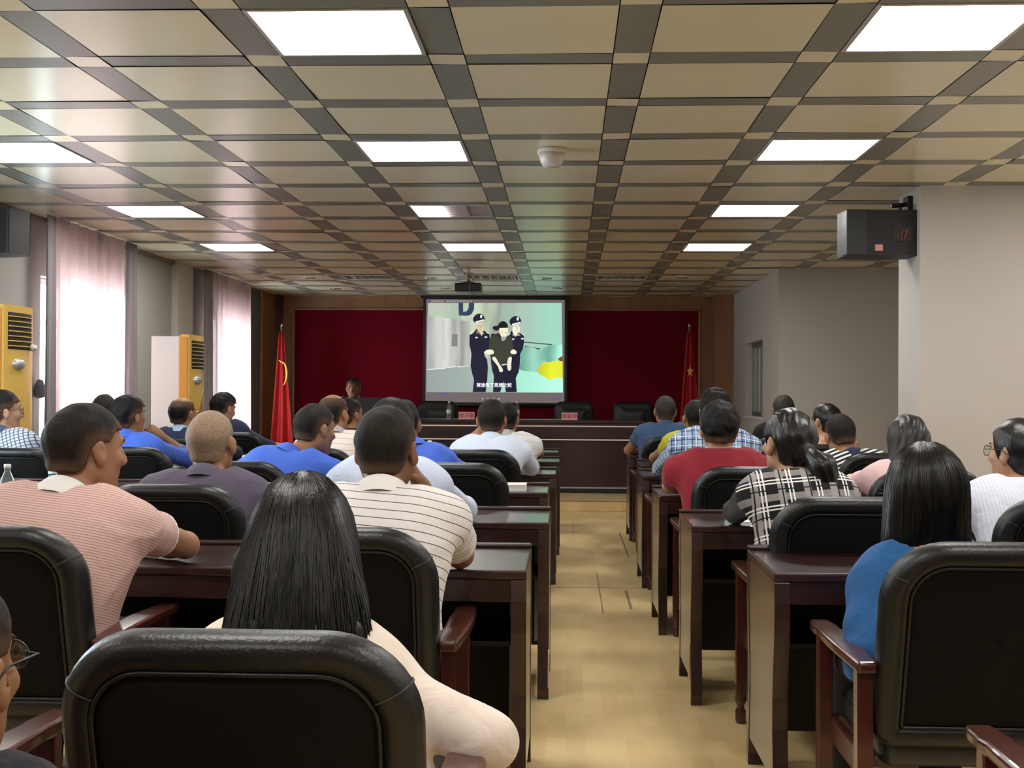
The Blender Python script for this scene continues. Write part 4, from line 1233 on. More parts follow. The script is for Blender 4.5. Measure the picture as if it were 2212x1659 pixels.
# ---------------------------------------------------------------- figures: blended solids sampled on a grid
_nr = random.Random(11)
_DIRS = [(np.array([_nr.gauss(0, 1) for _ in range(3)]), _nr.uniform(0, 6.28)) for _ in range(16)]
def wobble(X, Y, Z, freq, seed=0, st=(1, 1, 1)):
    out = 0
    for i in range(10):
        d, ph = _DIRS[(i + seed) % 16]
        d = d / np.linalg.norm(d) * freq * (0.6 + 0.09 * i)
        out = out + np.sin(X * d[0] * st[0] + Y * d[1] * st[1] + Z * d[2] * st[2] + ph * (1 + seed))
    return out / 3.2
class Field:
    def __init__(s, lo, hi, h):
        s.lo = np.array(lo, dtype=np.float64); s.h = h
        s.n = np.ceil((np.array(hi) - s.lo) / h).astype(int) + 1
        s.g = np.full(s.n, 1.0, dtype=np.float32)
    def win(s, lo, hi):
        a = np.clip(np.floor((np.array(lo) - s.lo) / s.h).astype(int), 0, s.n)
        b = np.clip(np.ceil((np.array(hi) - s.lo) / s.h).astype(int) + 1, 0, s.n)
        if np.any(b - a < 1):
            return None
        sl = tuple(slice(a[i], b[i]) for i in range(3))
        ax = [s.lo[i] + s.h * np.arange(a[i], b[i]) for i in range(3)]
        X, Y, Z = np.meshgrid(*ax, indexing='ij')
        return sl, X, Y, Z
    def blend(s, sl, d, k):
        a = s.g[sl]
        if k <= 0:
            s.g[sl] = np.minimum(a, d); return
        h = np.clip(0.5 + 0.5 * (a - d) / k, 0, 1)
        s.g[sl] = a + (d - a) * h - k * h * (1 - h)
    def cap(s, a, b, r1, r2=None, k=0.03, sq=None):
        """tapered rod from a to b; sq = (axis vector, factor) flattens it"""
        r2 = r1 if r2 is None else r2
        a, b = np.array(a, float), np.array(b, float)
        m = max(r1, r2) * 1.05 + k + 0.01
        w_ = s.win(np.minimum(a, b) - m, np.maximum(a, b) + m)
        if w_ is None: return s
        sl, X, Y, Z = w_
        ba = b - a
        L = max(float(ba @ ba), 1e-9)
        px, py, pz = X - a[0], Y - a[1], Z - a[2]
        t = np.clip((px * ba[0] + py * ba[1] + pz * ba[2]) / L, 0, 1)
        qx, qy, qz = px - t * ba[0], py - t * ba[1], pz - t * ba[2]
        if sq is not None:
            n, f = np.array(sq[0], float), sq[1]
            dn = qx * n[0] + qy * n[1] + qz * n[2]
            c = dn * (f - 1)
            qx, qy, qz = qx + c * n[0], qy + c * n[1], qz + c * n[2]
        d = np.sqrt(qx * qx + qy * qy + qz * qz) - (r1 + (r2 - r1) * t)
        s.blend(sl, d.astype(np.float32), k)
        return s
    def ell(s, c, r, Rm=None, k=0.03, cut=False):
        c, r = np.array(c, float), np.array(r, float)
        m = r.max() + k + 0.01
        w_ = s.win(c - m, c + m)
        if w_ is None: return s
        sl, X, Y, Z = w_
        P = [X - c[0], Y - c[1], Z - c[2]]
        if Rm is not None:
            Rt = np.array(Rm).T
            P = [Rt[i, 0] * P[0] + Rt[i, 1] * P[1] + Rt[i, 2] * P[2] for i in range(3)]
        k0 = np.sqrt(sum((P[i] / r[i]) ** 2 for i in range(3)))
        k1 = np.sqrt(sum((P[i] / r[i] ** 2) ** 2 for i in range(3))) + 1e-6
        d = (k0 * (k0 - 1) / k1)
        d = np.where(k0 < 0.3, (k0 - 1) * r.min(), d).astype(np.float32)
        if cut:
            a = s.g[sl]
            h = np.clip(0.5 - 0.5 * (a + d) / k, 0, 1)
            s.g[sl] = a + (-d - a) * h + k * h * (1 - h)
        else:
            s.blend(sl, d, k)
        return s
    def mesh(s):
        g = s.g
        nx, ny, nz = g.shape
        ins = g < 0
        c = np.zeros((nx - 1, ny - 1, nz - 1), np.int8)
        for i in (0, 1):
            for j in (0, 1):
                for k in (0, 1):
                    c += ins[i:nx - 1 + i, j:ny - 1 + j, k:nz - 1 + k]
        act = (c > 0) & (c < 8)
        idx = np.full(act.shape, -1, np.int64)
        I, J, K = np.nonzero(act)
        idx[I, J, K] = np.arange(len(I))
        acc = np.zeros((len(I), 3)); cnt = np.zeros(len(I))
        off = [(i, j, k) for i in (0, 1) for j in (0, 1) for k in (0, 1)]
        for p in off:
            for ax in range(3):
                if p[ax] == 1: continue
                q = list(p); q[ax] = 1
                a = g[I + p[0], J + p[1], K + p[2]]; b = g[I + q[0], J + q[1], K + q[2]]
                x = (a < 0) != (b < 0)
                t = np.where(x, a / np.where(x, a - b, 1), 0)
                for d in range(3):
                    acc[:, d] += np.where(x, p[d] + (t if d == ax else 0), 0)
                cnt += x
        v = acc / cnt[:, None] + np.stack([I, J, K], 1)
        v = v * s.h + s.lo
        faces = []
        for ax in range(3):
            o1, o2 = [(1, 2), (2, 0), (0, 1)][ax]
            sh = list(g.shape)
            lo = [1, 1, 1]; hi = [nx - 1, ny - 1, nz - 1]
            lo[ax] = 0
            sl0 = tuple(slice(lo[d], hi[d]) for d in range(3))
            sl1 = tuple(slice(lo[d] + (d == ax), hi[d] + (d == ax)) for d in range(3))
            A, B = ins[sl0], ins[sl1]
            x = A != B
            P = np.stack(np.nonzero(x), 1) + np.array(lo)
            flip = A[x]
            e1 = np.zeros(3, int); e1[o1] = 1
            e2 = np.zeros(3, int); e2[o2] = 1
            def gi(Q): return idx[Q[:, 0], Q[:, 1], Q[:, 2]]
            q = np.stack([gi(P - e1 - e2), gi(P - e2), gi(P), gi(P - e1)], 1)
            q[~flip] = q[~flip][:, ::-1]
            faces.append(q)
        return v, np.concatenate(faces)

def relax(v, f, it=1, lam=0.5):
    for _ in range(it):
        acc = np.zeros_like(v); cnt = np.zeros(len(v))
        for a in range(4):
            i, j = f[:, a], f[:, (a + 1) % 4]
            for d in range(3):
                acc[:, d] += np.bincount(i, v[j, d], len(v)) + np.bincount(j, v[i, d], len(v))
            cnt += np.bincount(i, minlength=len(v)) + np.bincount(j, minlength=len(v))
        v = v + lam * (acc / np.maximum(cnt, 1)[:, None] - v)
    return v

def np_obj(name, v, f, mats, parent=None, mi=None, weave=None):
    me = bpy.data.meshes.new(name)
    nv, nf = len(v), len(f)
    me.vertices.add(nv)
    me.vertices.foreach_set('co', v.astype(np.float32).ravel())
    me.loops.add(nf * 4)
    me.loops.foreach_set('vertex_index', f.astype(np.int32).ravel())
    me.polygons.add(nf)
    me.polygons.foreach_set('loop_start', np.arange(0, nf * 4, 4, dtype=np.int32))
    me.polygons.foreach_set('use_smooth', np.ones(nf, bool))
    for m in (mats if isinstance(mats, (list, tuple)) else [mats]):
        me.materials.append(m)
    if mi is not None:
        me.polygons.foreach_set('material_index', mi.astype(np.int32))
    if weave is not None:
        at_ = me.attributes.new('weave', 'FLOAT_VECTOR', 'POINT')
        at_.data.foreach_set('vector', weave.astype(np.float32).ravel())
    me.update()
    me.validate()
    o = bpy.data.objects.new(name, me)
    COL.objects.link(o)
    if parent is not None:
        o.parent = parent
    return o

def skin_mat(name, col):
    if name in MATS: return MATS[name]
    m = mat(name, col, 0.5, spec=0.35, var=0.10, vscale=18, bump=0.08, bscale=120)
    b = m.node_tree.nodes['Principled BSDF']
    b.inputs['Subsurface Weight'].default_value = 0.08
    b.inputs['Subsurface Radius'].default_value = (0.01, 0.004, 0.002)
    return m
SKIN = skin_mat('skin_warm', (0.33, 0.165, 0.090))
SKIN_L = skin_mat('skin_light', (0.44, 0.25, 0.155))
SKIN_D = skin_mat('skin_tan', (0.24, 0.110, 0.058))
def hair_mat(name, col, rough, stretch):
    if name in MATS: return MATS[name]
    m = mat(name, col, rough, spec=0.5 if rough < 0.5 else 0.2, bump=0.9 if rough >= 0.5 else 0.35, bscale=55, var=0.35, vscale=40, stretch=stretch)
    if rough >= 0.5:           # clipped short towards the hairline: scalp shows through the stubble
        nt = m.node_tree
        b = nt.nodes['Principled BSDF']
        src = b.inputs['Base Color'].links[0].from_socket
        a = nt.nodes.new('ShaderNodeAttribute'); a.attribute_name = 'weave'
        n = nt.nodes.new('ShaderNodeTexNoise'); n.inputs['Scale'].default_value = 90
        tc = nt.nodes.new('ShaderNodeTexCoord'); nt.links.new(tc.outputs['Object'], n.inputs['Vector'])
        h_ = M(nt, 'ADD', a.outputs['Fac'], M(nt, 'MULTIPLY', M(nt, 'SUBTRACT', n.outputs[0], 0.5), 0.02))
        f_ = nt.nodes.new('ShaderNodeMapRange'); f_.interpolation_type = 'SMOOTHSTEP'
        f_.inputs['From Min'].default_value = -0.005; f_.inputs['From Max'].default_value = 0.045
        nt.links.new(h_, f_.inputs['Value'])
        nt.links.new(mixc(nt, f_.outputs[0], (0.115, 0.062, 0.038), src), b.inputs['Base Color'])
    return m
HAIR_S = hair_mat('short_black_hair', (0.006, 0.0052, 0.005), 0.6, (2.5, 2.5, 1.0))
HAIR_G = hair_mat('greying_short_hair', (0.040, 0.034, 0.028), 0.65, (3, 3, 1.2))
HAIR_B = hair_mat('cropped_brown_black_hair', (0.014, 0.0095, 0.007), 0.65, (3, 3, 1.2))
HAIR_BUZZ = hair_mat('shaved_stubble', (0.27, 0.18, 0.115), 0.5, (4, 4, 4))
HAIR_L = hair_mat('long_black_hair', (0.0045, 0.0042, 0.0045), 0.33, (3.0, 3.0, 0.12))
HAIR_LB = hair_mat('long_dark_brown_hair', (0.012, 0.009, 0.008), 0.38, (3.0, 3.0, 0.12))
EYEW = mat('eye_white', (0.75, 0.72, 0.68), 0.2)
EYED = mat('eye_dark', (0.02, 0.012, 0.008), 0.15)
LENS = None
TROU = mat('dark_trousers', (0.018, 0.019, 0.026), 0.85, bump=0.2, bscale=30)
SHOE = mat('black_shoe', (0.01, 0.01, 0.01), 0.3)

def unit(v):
    v = np.array(v, float)
    return v / (np.linalg.norm(v) + 1e-9)

def person(label, head, hips, outfit, hair='short', hairm=None, skin=None, yaw=0, nod=0, roll=0, sw=0.185, girth=1.0, sleeve='short',
           le=None, lw=None, re=None, rw=None, hs=1.06, collar=None, cuff=None, h=0.009, desk_y=None, glasses=False, neckskew=(0, 0), shz=0.0,
           lcurl=0.8, rcurl=0.8, lside=None, rside=None, folds=0.0055, smat=None, face=0.0, floor_z=0.0, seat_z=0.60, trous=None, bald=0, lens_up=0, cloth_t=0.013, necklen=0.0, ears=True):
    """head: world centre of the skull; hips: (x, y); arms: world elbow and wrist points"""
    skin = skin or SKIN
    org = np.array([hips[0], hips[1], floor_z])
    H = np.array(head, float) - org
    P0 = np.array([0, 0, seat_z - floor_z])
    Rh = np.array((Euler((R(-nod), 0, 0)).to_matrix()))
    Rh = np.array((Matrix.Rotation(R(-yaw), 3, 'Z') @ Matrix.Rotation(R(roll), 3, 'Y') @ Matrix.Rotation(R(-nod), 3, 'X')))
    def hp(x, y, z):
        return H + Rh @ (np.array([x, y, z]) * hs)
    nb = H + np.array([neckskew[0], -0.045 + neckskew[1], -0.135 * hs - necklen])           # base of the neck
    sz = nb + np.array([0, -0.015, -0.045 + shz])
    SL = sz + np.array([-sw, 0.0, -0.012]); SR = sz + np.array([sw, 0.0, -0.012])
    spine = unit(nb - P0)
    Ls = np.linalg.norm(nb - P0)
    dy = (desk_y if desk_y is not None else hips[1] + 0.45) - org[1]
    def w2l(p): return None if p is None else np.array(p, float) - org
    le, lw, re, rw = map(w2l, (le, lw, re, rw))
    tb = 0.757 + 0.045 - floor_z
    if le is None: le = np.array([nb[0] - sw - 0.09, dy + 0.06, tb + 0.005])
    if re is None: re = np.array([nb[0] + sw + 0.09, dy + 0.06, tb + 0.005])
    if lw is None: lw = np.array([nb[0] - 0.10, dy + 0.20, tb - 0.008])
    if rw is None: rw = np.array([nb[0] + 0.10, dy + 0.20, tb - 0.008])
    gm = girth
    lo = np.minimum.reduce([H - 0.2, P0 - 0.28, le - 0.1, lw - 0.2, re - 0.1, rw - 0.2, np.array([-0.3, -0.3, -0.02])])
    hi = np.maximum.reduce([H + 0.2, P0 + 0.28, le + 0.1, lw + 0.2, re + 0.1, rw + 0.2, np.array([0.3, 0.62, 0.3])])
    lo[2] = -0.015
    side = np.array([1.0, 0, 0])
    fwd = unit(np.cross([0, 0, 1], side)) * 1.0
    nrm = unit(np.cross(side, spine))        # out of the back / front
    def torso(F, e, k=0.05):
        S = [(0.0, 0.085, 0.130, 1.0), (0.17, 0.070, 0.122, 1.0), (0.36, 0.062, 0.112 * gm, 1.0), (0.58, 0.070, 0.112 * gm, 1.0), (0.76, 0.088, 0.105 * gm ** 0.7, 1.0), (0.88, 0.105, 0.084, 1.0)]
        pts = []
        for t, hw, r_, _ in S:
            c = P0 + (nb - P0) * t
            c = c - np.array([0, 1, 0]) * 0.035 * math.sin(math.pi * t)      # rounded back
            pts.append((c, hw * (0.8 + 0.2 * sw / 0.185) * (gm ** 0.6 if 0.1 < t < 0.8 else 1), r_))
        for (c, hw, r_) in pts:
            F.cap(c - side * hw, c + side * hw, r_ + e, k=k, sq=(nrm, 1.12))
        # shoulders
        F.cap(nb + np.array([0, -0.01, -0.055]), SL, 0.062 + e, 0.058 * gm ** 0.5 + e, k=0.05)
        F.cap(nb + np.array([0, -0.01, -0.055]), SR, 0.062 + e, 0.058 * gm ** 0.5 + e, k=0.05)
        F.cap(nb + np.array([-0.030, -0.005, -0.012]), SL + [0.05, 0, 0.015], 0.032 + e * 0.6, 0.045 + e, k=0.05)
        F.cap(nb + np.array([0.030, -0.005, -0.012]), SR + [-0.05, 0, 0.015], 0.032 + e * 0.6, 0.045 + e, k=0.05)
    ag = 0.85 + 0.15 * gm
    # --- the body itself
    B = Field(lo, hi, h)
    torso(B, -0.004)
    B.cap(P0 + [-0.09, 0.02, -0.02], [-0.13, 0.44, 0.52 - (0 if floor_z == 0 else 0)], 0.078, 0.058, k=0.05)
    B.cap(P0 + [0.09, 0.02, -0.02], [0.13, 0.44, 0.52], 0.078, 0.058, k=0.05)
    for sx in (-1, 1):
        B.cap([sx * 0.13, 0.44, 0.51], [sx * 0.13, 0.40, 0.28], 0.056, 0.054, k=0.03)
        B.cap([sx * 0.13, 0.40, 0.28], [sx * 0.13, 0.40, 0.08], 0.052, 0.036, k=0.03)
        B.cap([sx * 0.13, 0.40, 0.045], [sx * 0.14, 0.54, 0.03], 0.036, 0.026, k=0.02)
    # neck and head
    B.cap(hp(0, -0.025, -0.075), nb + [0, 0, -0.02], 0.054 * (0.9 + 0.12 * gm), 0.062 * (0.9 + 0.12 * gm), k=0.03)
    B.ell(hp(0, -0.012, 0.030), np.array([0.076, 0.097, 0.088]) * hs, Rh, k=0.02)
    B.ell(hp(0, 0.028, -0.035), np.array([0.060 * (0.8 + 0.2 * gm), 0.066, 0.083]) * hs, Rh, k=0.03)
    B.cap(hp(-0.045, 0.0, -0.055), hp(-0.018, 0.066, -0.095), 0.026 * hs * gm ** 0.5, 0.018 * hs, k=0.03)
    B.cap(hp(0.045, 0.0, -0.055), hp(0.018, 0.066, -0.095), 0.026 * hs * gm ** 0.5, 0.018 * hs, k=0.03)
    B.ell(hp(0, 0.078, -0.097), np.array([0.022, 0.018, 0.016]) * hs, Rh, k=0.02)
    B.cap(hp(-0.033, 0.078, 0.030), hp(0.033, 0.078, 0.030), 0.012 * hs, k=0.02)
    for sx in (-1, 1):
        B.ell(hp(sx * 0.043, 0.062, -0.020), np.array([0.022, 0.022, 0.020]) * hs, Rh, k=0.02)
        B.ell(hp(sx * 0.031, 0.092, 0.012), np.array([0.017, 0.016, 0.011]) * hs, Rh, k=0.012, cut=True)
        # ear: shell with a hollow
        Re = Rh @ np.array(Matrix.Rotation(R(-sx * 24), 3, 'Z') @ Matrix.Rotation(R(12), 3, 'X'))
        B.ell(hp(sx * 0.084, -0.012, -0.004), np.array([0.009, 0.020, 0.033]) * hs, Re, k=0.010)
        B.ell(hp(sx * 0.081, -0.004, -0.030), np.array([0.009, 0.010, 0.014]) * hs, Re, k=0.010)
        if h < 0.008:
            B.ell(hp(sx * 0.0935, -0.004, 0.000), np.array([0.006, 0.010, 0.018]) * hs, Re, k=0.006, cut=True)
    B.cap(hp(0, 0.088, 0.022), hp(0, 0.112, -0.022), 0.009 * hs, 0.013 * hs, k=0.014)
    B.cap(hp(-0.012, 0.100, -0.028), hp(0.012, 0.100, -0.028), 0.009 * hs, k=0.010)
    B.cap(hp(-0.018, 0.085, -0.053), hp(0.018, 0.085, -0.053), 0.0075 * hs, k=0.008)
    B.cap(hp(-0.015, 0.084, -0.066), hp(0.015, 0.084, -0.066), 0.0085 * hs, k=0.008)
    # arms and hands
    def hand(F, e_, w_, curl, sd, hand_side):
        d = unit(w_ - e_)
        n = unit(sd if sd is not None else np.array([0, 0, -1.0]))
        n = unit(n - d * (n @ d))
        wd = unit(np.cross(n, d)) * hand_side     # towards the thumb
        pc = w_ + d * 0.045
        F.cap(w_ + wd * 0.016, w_ + d * 0.07 + wd * 0.024, 0.019, 0.016, k=0.02)
        F.cap(w_ - wd * 0.014, w_ + d * 0.066 - wd * 0.024, 0.018, 0.014, k=0.02)
        F.cap(w_, w_ + d * 0.075, 0.021, 0.016, k=0.02)
        lens_ = [0.068, 0.077, 0.071, 0.056]
        for q in range(4):
            o = 0.031 - q * 0.0205
            p = w_ + d * (0.082 - abs(q - 1.2) * 0.005) + wd * o
            dd = unit(d + wd * (0.10 - q * 0.065))
            ang = 0
            for sgm, fr in enumerate((0.45, 0.31, 0.24)):
                ang += curl * (0.55, 0.75, 0.5)[sgm] * (1 + 0.08 * q)
                dv = dd * math.cos(ang) + n * math.sin(ang)
                p2 = p + dv * lens_[q] * fr * 1.1
                r_ = (0.0092, 0.0085, 0.0078)[sgm] * (0.9 if q == 3 else 1)
                F.cap(p, p2, r_, r_ * 0.93, k=0.003 if h < 0.008 else 0.0015)
                p = p2
        p = w_ + d * 0.025 + wd * 0.026
        d1 = unit(d * 0.6 + wd * 0.75 + n * 0.35)
        p2 = p + d1 * 0.040
        F.cap(p, p2, 0.014, 0.011, k=0.012)
        d2 = unit(d * 0.85 + wd * 0.15 + n * 0.45 * (0.5 + curl))
        p3 = p2 + d2 * 0.030
        F.cap(p2, p3, 0.0105, 0.0095, k=0.004)
        F.cap(p3, p3 + unit(d2 + n * 0.3 - wd * 0.2) * 0.022, 0.0095, 0.008, k=0.004)
    for S_, e_, w_, curl, sd, hsd in ((SL, le, lw, lcurl, lside, 1), (SR, re, rw, rcurl, rside, -1)):
        B.cap(S_, e_, 0.048 * ag, 0.040 * ag, k=0.04)
        mid = e_ + (w_ - e_) * 0.3
        B.cap(e_, mid, 0.039 * ag, 0.041 * ag, k=0.02)
        B.cap(mid, w_, 0.041 * ag, 0.026, k=0.02)
        hand(B, e_, w_, curl, sd, hsd)
    v, f = B.mesh()
    v = relax(v, f, 1, 0.35)
    root = np_obj('person', v, f, skin)
    root.location = org
    tag(root, label, 'person', 'people watching the screen')

    # --- upper garment
    G = Field(lo, hi, h)
    torso(G, cloth_t)
    G.cap(P0 + [-0.085, 0, -0.02], P0 + [0.085, 0, -0.02], 0.130 + cloth_t + 0.006, k=0.04)
    def sleeve_piece(F, S_, e_, w_):
        L1 = np.linalg.norm(e_ - S_)
        if sleeve == 'none': return
        if sleeve == 'short':
            t = min(1.0, 0.190 / L1) if L1 > 0 else 0.8
            end = S_ + (e_ - S_) * t
            F.cap(S_, end, 0.060 * ag + 0.004, 0.064 * ag + 0.004, k=0.035)
        else:
            F.cap(S_, e_, 0.058 * ag + 0.004, 0.052 * ag, k=0.035)
            F.cap(e_, e_ + (w_ - e_) * (0.95 if sleeve == 'long' else 0.35), 0.052 * ag, 0.040 if sleeve == 'long' else 0.046, k=0.02)
    sleeve_piece(G, SL, le, lw)
    sleeve_piece(G, SR, re, rw)
    ax = [G.lo[i] + G.h * np.arange(G.n[i]) for i in range(3)]
    X, Y, Z = np.meshgrid(*ax, indexing='ij')
    # folds
    near = np.abs(G.g) < 0.05
    x_, y_, z_ = X[near], Y[near], Z[near]
    sd_ = (abs(hash(label)) % 97) * 0.13 if False else (len(label) * 0.7 + hips[0] * 3)
    q1 = x_ * 9 + z_ * 13 + 2.0 * np.sin(z_ * 7 + sd_) + 1.2 * np.sin(x_ * 11 + sd_)
    q2 = -x_ * 14 + z_ * 21 + 1.6 * np.sin(y_ * 9 + sd_ * 2)
    q3 = z_ * 42 + 2.5 * np.sin(x_ * 8 + sd_) 
    s9 = int(abs(hips[0] * 7 + hips[1])) % 7
    wv = wobble(x_, y_, z_, 16, s9)
    rid = 1 - np.abs(wobble(x_ + 0.02 * wv, y_, z_ + 0.02 * wv, 26, s9 + 2, (0.8, 0.8, 1.2)))
    G.g[near] += (folds * (0.8 * wv - 0.9 * np.clip(rid, 0, 1) ** 3 + 0.3 * np.sin(q1))).astype(np.float32)
    G.g -= 0.0
    # sleeve ends, neckline and hem are cut flat
    def cutplane(p, n, rad=None):
        dpl = (X - p[0]) * n[0] + (Y - p[1]) * n[1] + (Z - p[2]) * n[2]
        if rad is not None:
            rr = np.sqrt((X - p[0]) ** 2 + (Y - p[1]) ** 2 + (Z - p[2]) ** 2) < rad
            G.g[rr] = np.maximum(G.g, dpl.astype(np.float32))[rr]
        else:
            np.maximum(G.g, dpl.astype(np.float32), out=G.g)
    if sleeve == 'short':
        for S_, e_ in ((SL, le), (SR, re)):
            L1 = np.linalg.norm(e_ - S_); t = min(0.93, 0.190 / L1)
            p = S_ + (e_ - S_) * t
            cutplane(p, unit(e_ - S_), 0.105 * ag)
    cutplane([0, 0, P0[2] - 0.045], [0, 0, -1])
    nv_ = unit(H - nb + np.array([0, 0.02, 0]))
    cutplane(nb + nv_ * 0.022, nv_, 0.115)
    v, f = G.mesh()
    v = relax(v, f, 2, 0.4)
    # cloth coordinates
    tt = (v - P0) @ spine
    W = np.zeros((len(v), 3))
    W[:, 0] = v[:, 0] - (P0[0] + (nb[0] - P0[0]) * np.clip(tt / Ls, 0, 1)); W[:, 1] = tt
    for S_, e_, w_, sg in ((SL, le, lw, -1), (SR, re, rw, 1)):
        d1 = e_ - S_; L1 = np.linalg.norm(d1); d1 = d1 / L1
        rel = v - S_
        t = rel @ d1
        rad = np.linalg.norm(rel - np.outer(t, d1), axis=1)
        on = (t > 0.035) & (rad < 0.085 * ag) & ((v[:, 0] - S_[0]) * sg > -0.055) & (t < L1 + 0.03)
        if sleeve != 'short':
            d2 = w_ - e_; L2 = np.linalg.norm(d2); d2 = d2 / L2
            r2 = v - e_; t2 = r2 @ d2
            rad2 = np.linalg.norm(r2 - np.outer(t2, d2), axis=1)
            on2 = (t2 > 0.01) & (rad2 < 0.075) & (t2 < L2 + 0.05)
            W[on2, 1] = L1 + t2[on2]; 
            W[on2, 0] = (v[on2] - e_) @ unit(np.cross(d2, [0, 0, 1]))
            on = on & ~on2
        W[on, 1] = 0.02 + t[on]
        W[on, 0] = rel[on] @ unit(np.cross(d1, [0, 1, 0.3]))
    mi = None
    mats = [outfit]
    if cuff is not None and sleeve == 'short':
        mats.append(cuff)
        fc = v[f].mean(1)
        mi = np.zeros(len(f), int)
        for S_, e_ in ((SL, le), (SR, re)):
            L1 = np.linalg.norm(e_ - S_); t = min(0.93, 0.190 / L1)
            p = S_ + (e_ - S_) * t; n = unit(e_ - S_)
            dd = (fc - p) @ n
            mi[(np.linalg.norm(fc - p, axis=1) < 0.11) & (dd > -0.016)] = 1
    if smat is not None:
        mats.append(smat)
        arm = np.zeros(len(v), bool)
        for S_, e_, w_, sg in ((SL, le, lw, -1), (SR, re, rw, 1)):
            arm |= ((v[:, 0] - S_[0]) * sg > -0.012) & ((v - S_) @ unit(e_ - S_) > -0.02)
            d2 = unit(w_ - e_); r2 = v - e_; t2 = r2 @ d2
            arm |= (np.linalg.norm(r2 - np.outer(t2, d2), axis=1) < 0.075) & (t2 > -0.06)
        mi = arm[f].all(1).astype(int)
    g_ = np_obj('shirt', v, f, mats, root, mi, W)

    # collar
    if collar is not None:
        C_ = MB()
        n = 30
        nr = 0.064 * (0.9 + 0.12 * gm)
        cz = unit(nv_)
        cx = unit(np.cross([0, 1, 0], cz)); cy = np.cross(cz, cx)
        rings = []
        for (rr, hh) in ((nr + 0.036, -0.022), (nr + 0.030, 0.006), (nr + 0.013, 0.034), (nr + 0.006, 0.036), (nr + 0.004, 0.020), (nr + 0.002, -0.02)):
            ring = []
            for k in range(n):
                a = 2 * math.pi * k / n
                back = 0.5 - 0.5 * math.sin(a)
                ring.append(nb + cz * (hh * (0.65 + 0.5 * back) + 0.002 - 0.016 * (1 - back)) + cx * rr * math.cos(a) + cy * (rr * math.sin(a) * 1.05 - 0.002))
            rings.append(ring)
        loft(rings, C_, 0)
        co = C_.build('collar', collar, root)
    # trousers
    T = Field([-0.32, -0.24, 0.02], [0.32, 0.62, P0[2] + 0.13], max(h, 0.009))
    T.cap(P0 + [-0.08, 0, -0.01], P0 + [0.08, 0, -0.01], 0.136, k=0.05)
    for sx in (-1, 1):
        T.cap(P0 + [sx * 0.09, 0.02, -0.02], [sx * 0.13, 0.44, 0.52], 0.090, 0.072, k=0.05)
        T.cap([sx * 0.13, 0.44, 0.51], [sx * 0.13, 0.40, 0.28], 0.070, 0.066, k=0.03)
        T.cap([sx * 0.13, 0.40, 0.28], [sx * 0.13, 0.40, 0.12], 0.066, 0.056, k=0.03)
    T.g = np.maximum(T.g, ((T.lo[2] + T.h * np.arange(T.n[2]))[None, None, :] - (P0[2] + 0.02) + 0 * T.g).astype(np.float32))
    v, f = T.mesh()
    np_obj('trousers', relax(v, f, 1), f, trous or TROU, root)
    for sx in (-1, 1):
        S2 = Field([sx * 0.13 - 0.08, 0.30, -0.005], [sx * 0.13 + 0.08, 0.66, 0.14], 0.012)
        S2.cap([sx * 0.13, 0.39, 0.05], [sx * 0.142, 0.56, 0.035], 0.046, 0.034, k=0.02)
        S2.g = np.maximum(S2.g, (0.002 - np.broadcast_to((S2.lo[2] + S2.h * np.arange(S2.n[2]))[None, None, :], S2.g.shape)).astype(np.float32))
        v, f = S2.mesh()
        np_obj('shoe', v, f, SHOE, root)

    # --- hair
    hm = hairm or HAIR_S
    hh_ = min(h, 0.007)
    Hf = Field(H - [0.22, 0.24, 0.62 if hair in ('long', 'bob', 'pony') else 0.22], H + [0.22, 0.22, 0.20], hh_ if hair != 'long' else max(0.006, hh_))
    axh = [Hf.lo[i] + Hf.h * np.arange(Hf.n[i]) for i in range(3)]
    X, Y, Z = np.meshgrid(*axh, indexing='ij')
    Rt = Rh.T
    LX, LY, LZ = [(Rt[i, 0] * (X - H[0]) + Rt[i, 1] * (Y - H[1]) + Rt[i, 2] * (Z - H[2])) / hs for i in range(3)]
    th = {'buzz': 0.0035, 'short': 0.010, 'full': 0.020, 'bush': 0.026, 'bald': 0.006, 'long': 0.020, 'bob': 0.024, 'pony': 0.014, 'bun': 0.014, 'straight': 0.018}[hair]
    Hf.ell(hp(0, -0.012, 0.030), np.array([0.076 + th * 0.8, 0.097 + th * 0.8, 0.088 + th]) * hs, Rh, k=0.0)
    Hf.cap(hp(0, -0.045, -0.03), hp(0, -0.05, 0.02), 0.060 * hs + th * 0.7, 0.07 * hs + th * 0.7, k=0.02)
    near = np.abs(Hf.g) < 0.03
    tuft = {'buzz': 0.0, 'short': 0.0015, 'full': 0.0028, 'bush': 0.0042, 'bald': 0.001, 'long': 0.0, 'bob': 0.0, 'pony': 0.001, 'bun': 0.001, 'straight': 0.0018}[hair]
    Hf.g[near] += (tuft * (wobble(X[near], Y[near], Z[near], 130, int(abs(hips[0]) * 10) % 7) + 0.8 * wobble(X[near], Y[near], Z[near], 55, 3))).astype(np.float32)
    back = np.clip((0.045 - LY) / 0.10, 0, 1)
    line = 0.060 - back * 0.125                 # hairline: high over the brow, low on the nape
    if hair in ('long', 'bob', 'pony', 'bun'):
        line = 0.065 - np.clip((0.060 - LY) / 0.05, 0, 1) * 0.16
    cutd = (line - LZ)
    # around the ear
    if ears and hair not in ('long', 'bob'):
        earc = 0.036 - np.sqrt((LY + 0.002) ** 2 + ((LZ + 0.018) * 0.85) ** 2)
        side_ = np.abs(LX) > 0.045
        cutd = np.where(side_, np.maximum(cutd, earc), cutd)
    if bald:
        rr = np.sqrt((LX / 0.060) ** 2 + ((LY - 0.00) / 0.085) ** 2)
        cutd = np.maximum(cutd, np.where(LZ > 0.05, (bald - rr) * 0.05, -1))
    Hf.g = np.maximum(Hf.g, (cutd * hs).astype(np.float32))
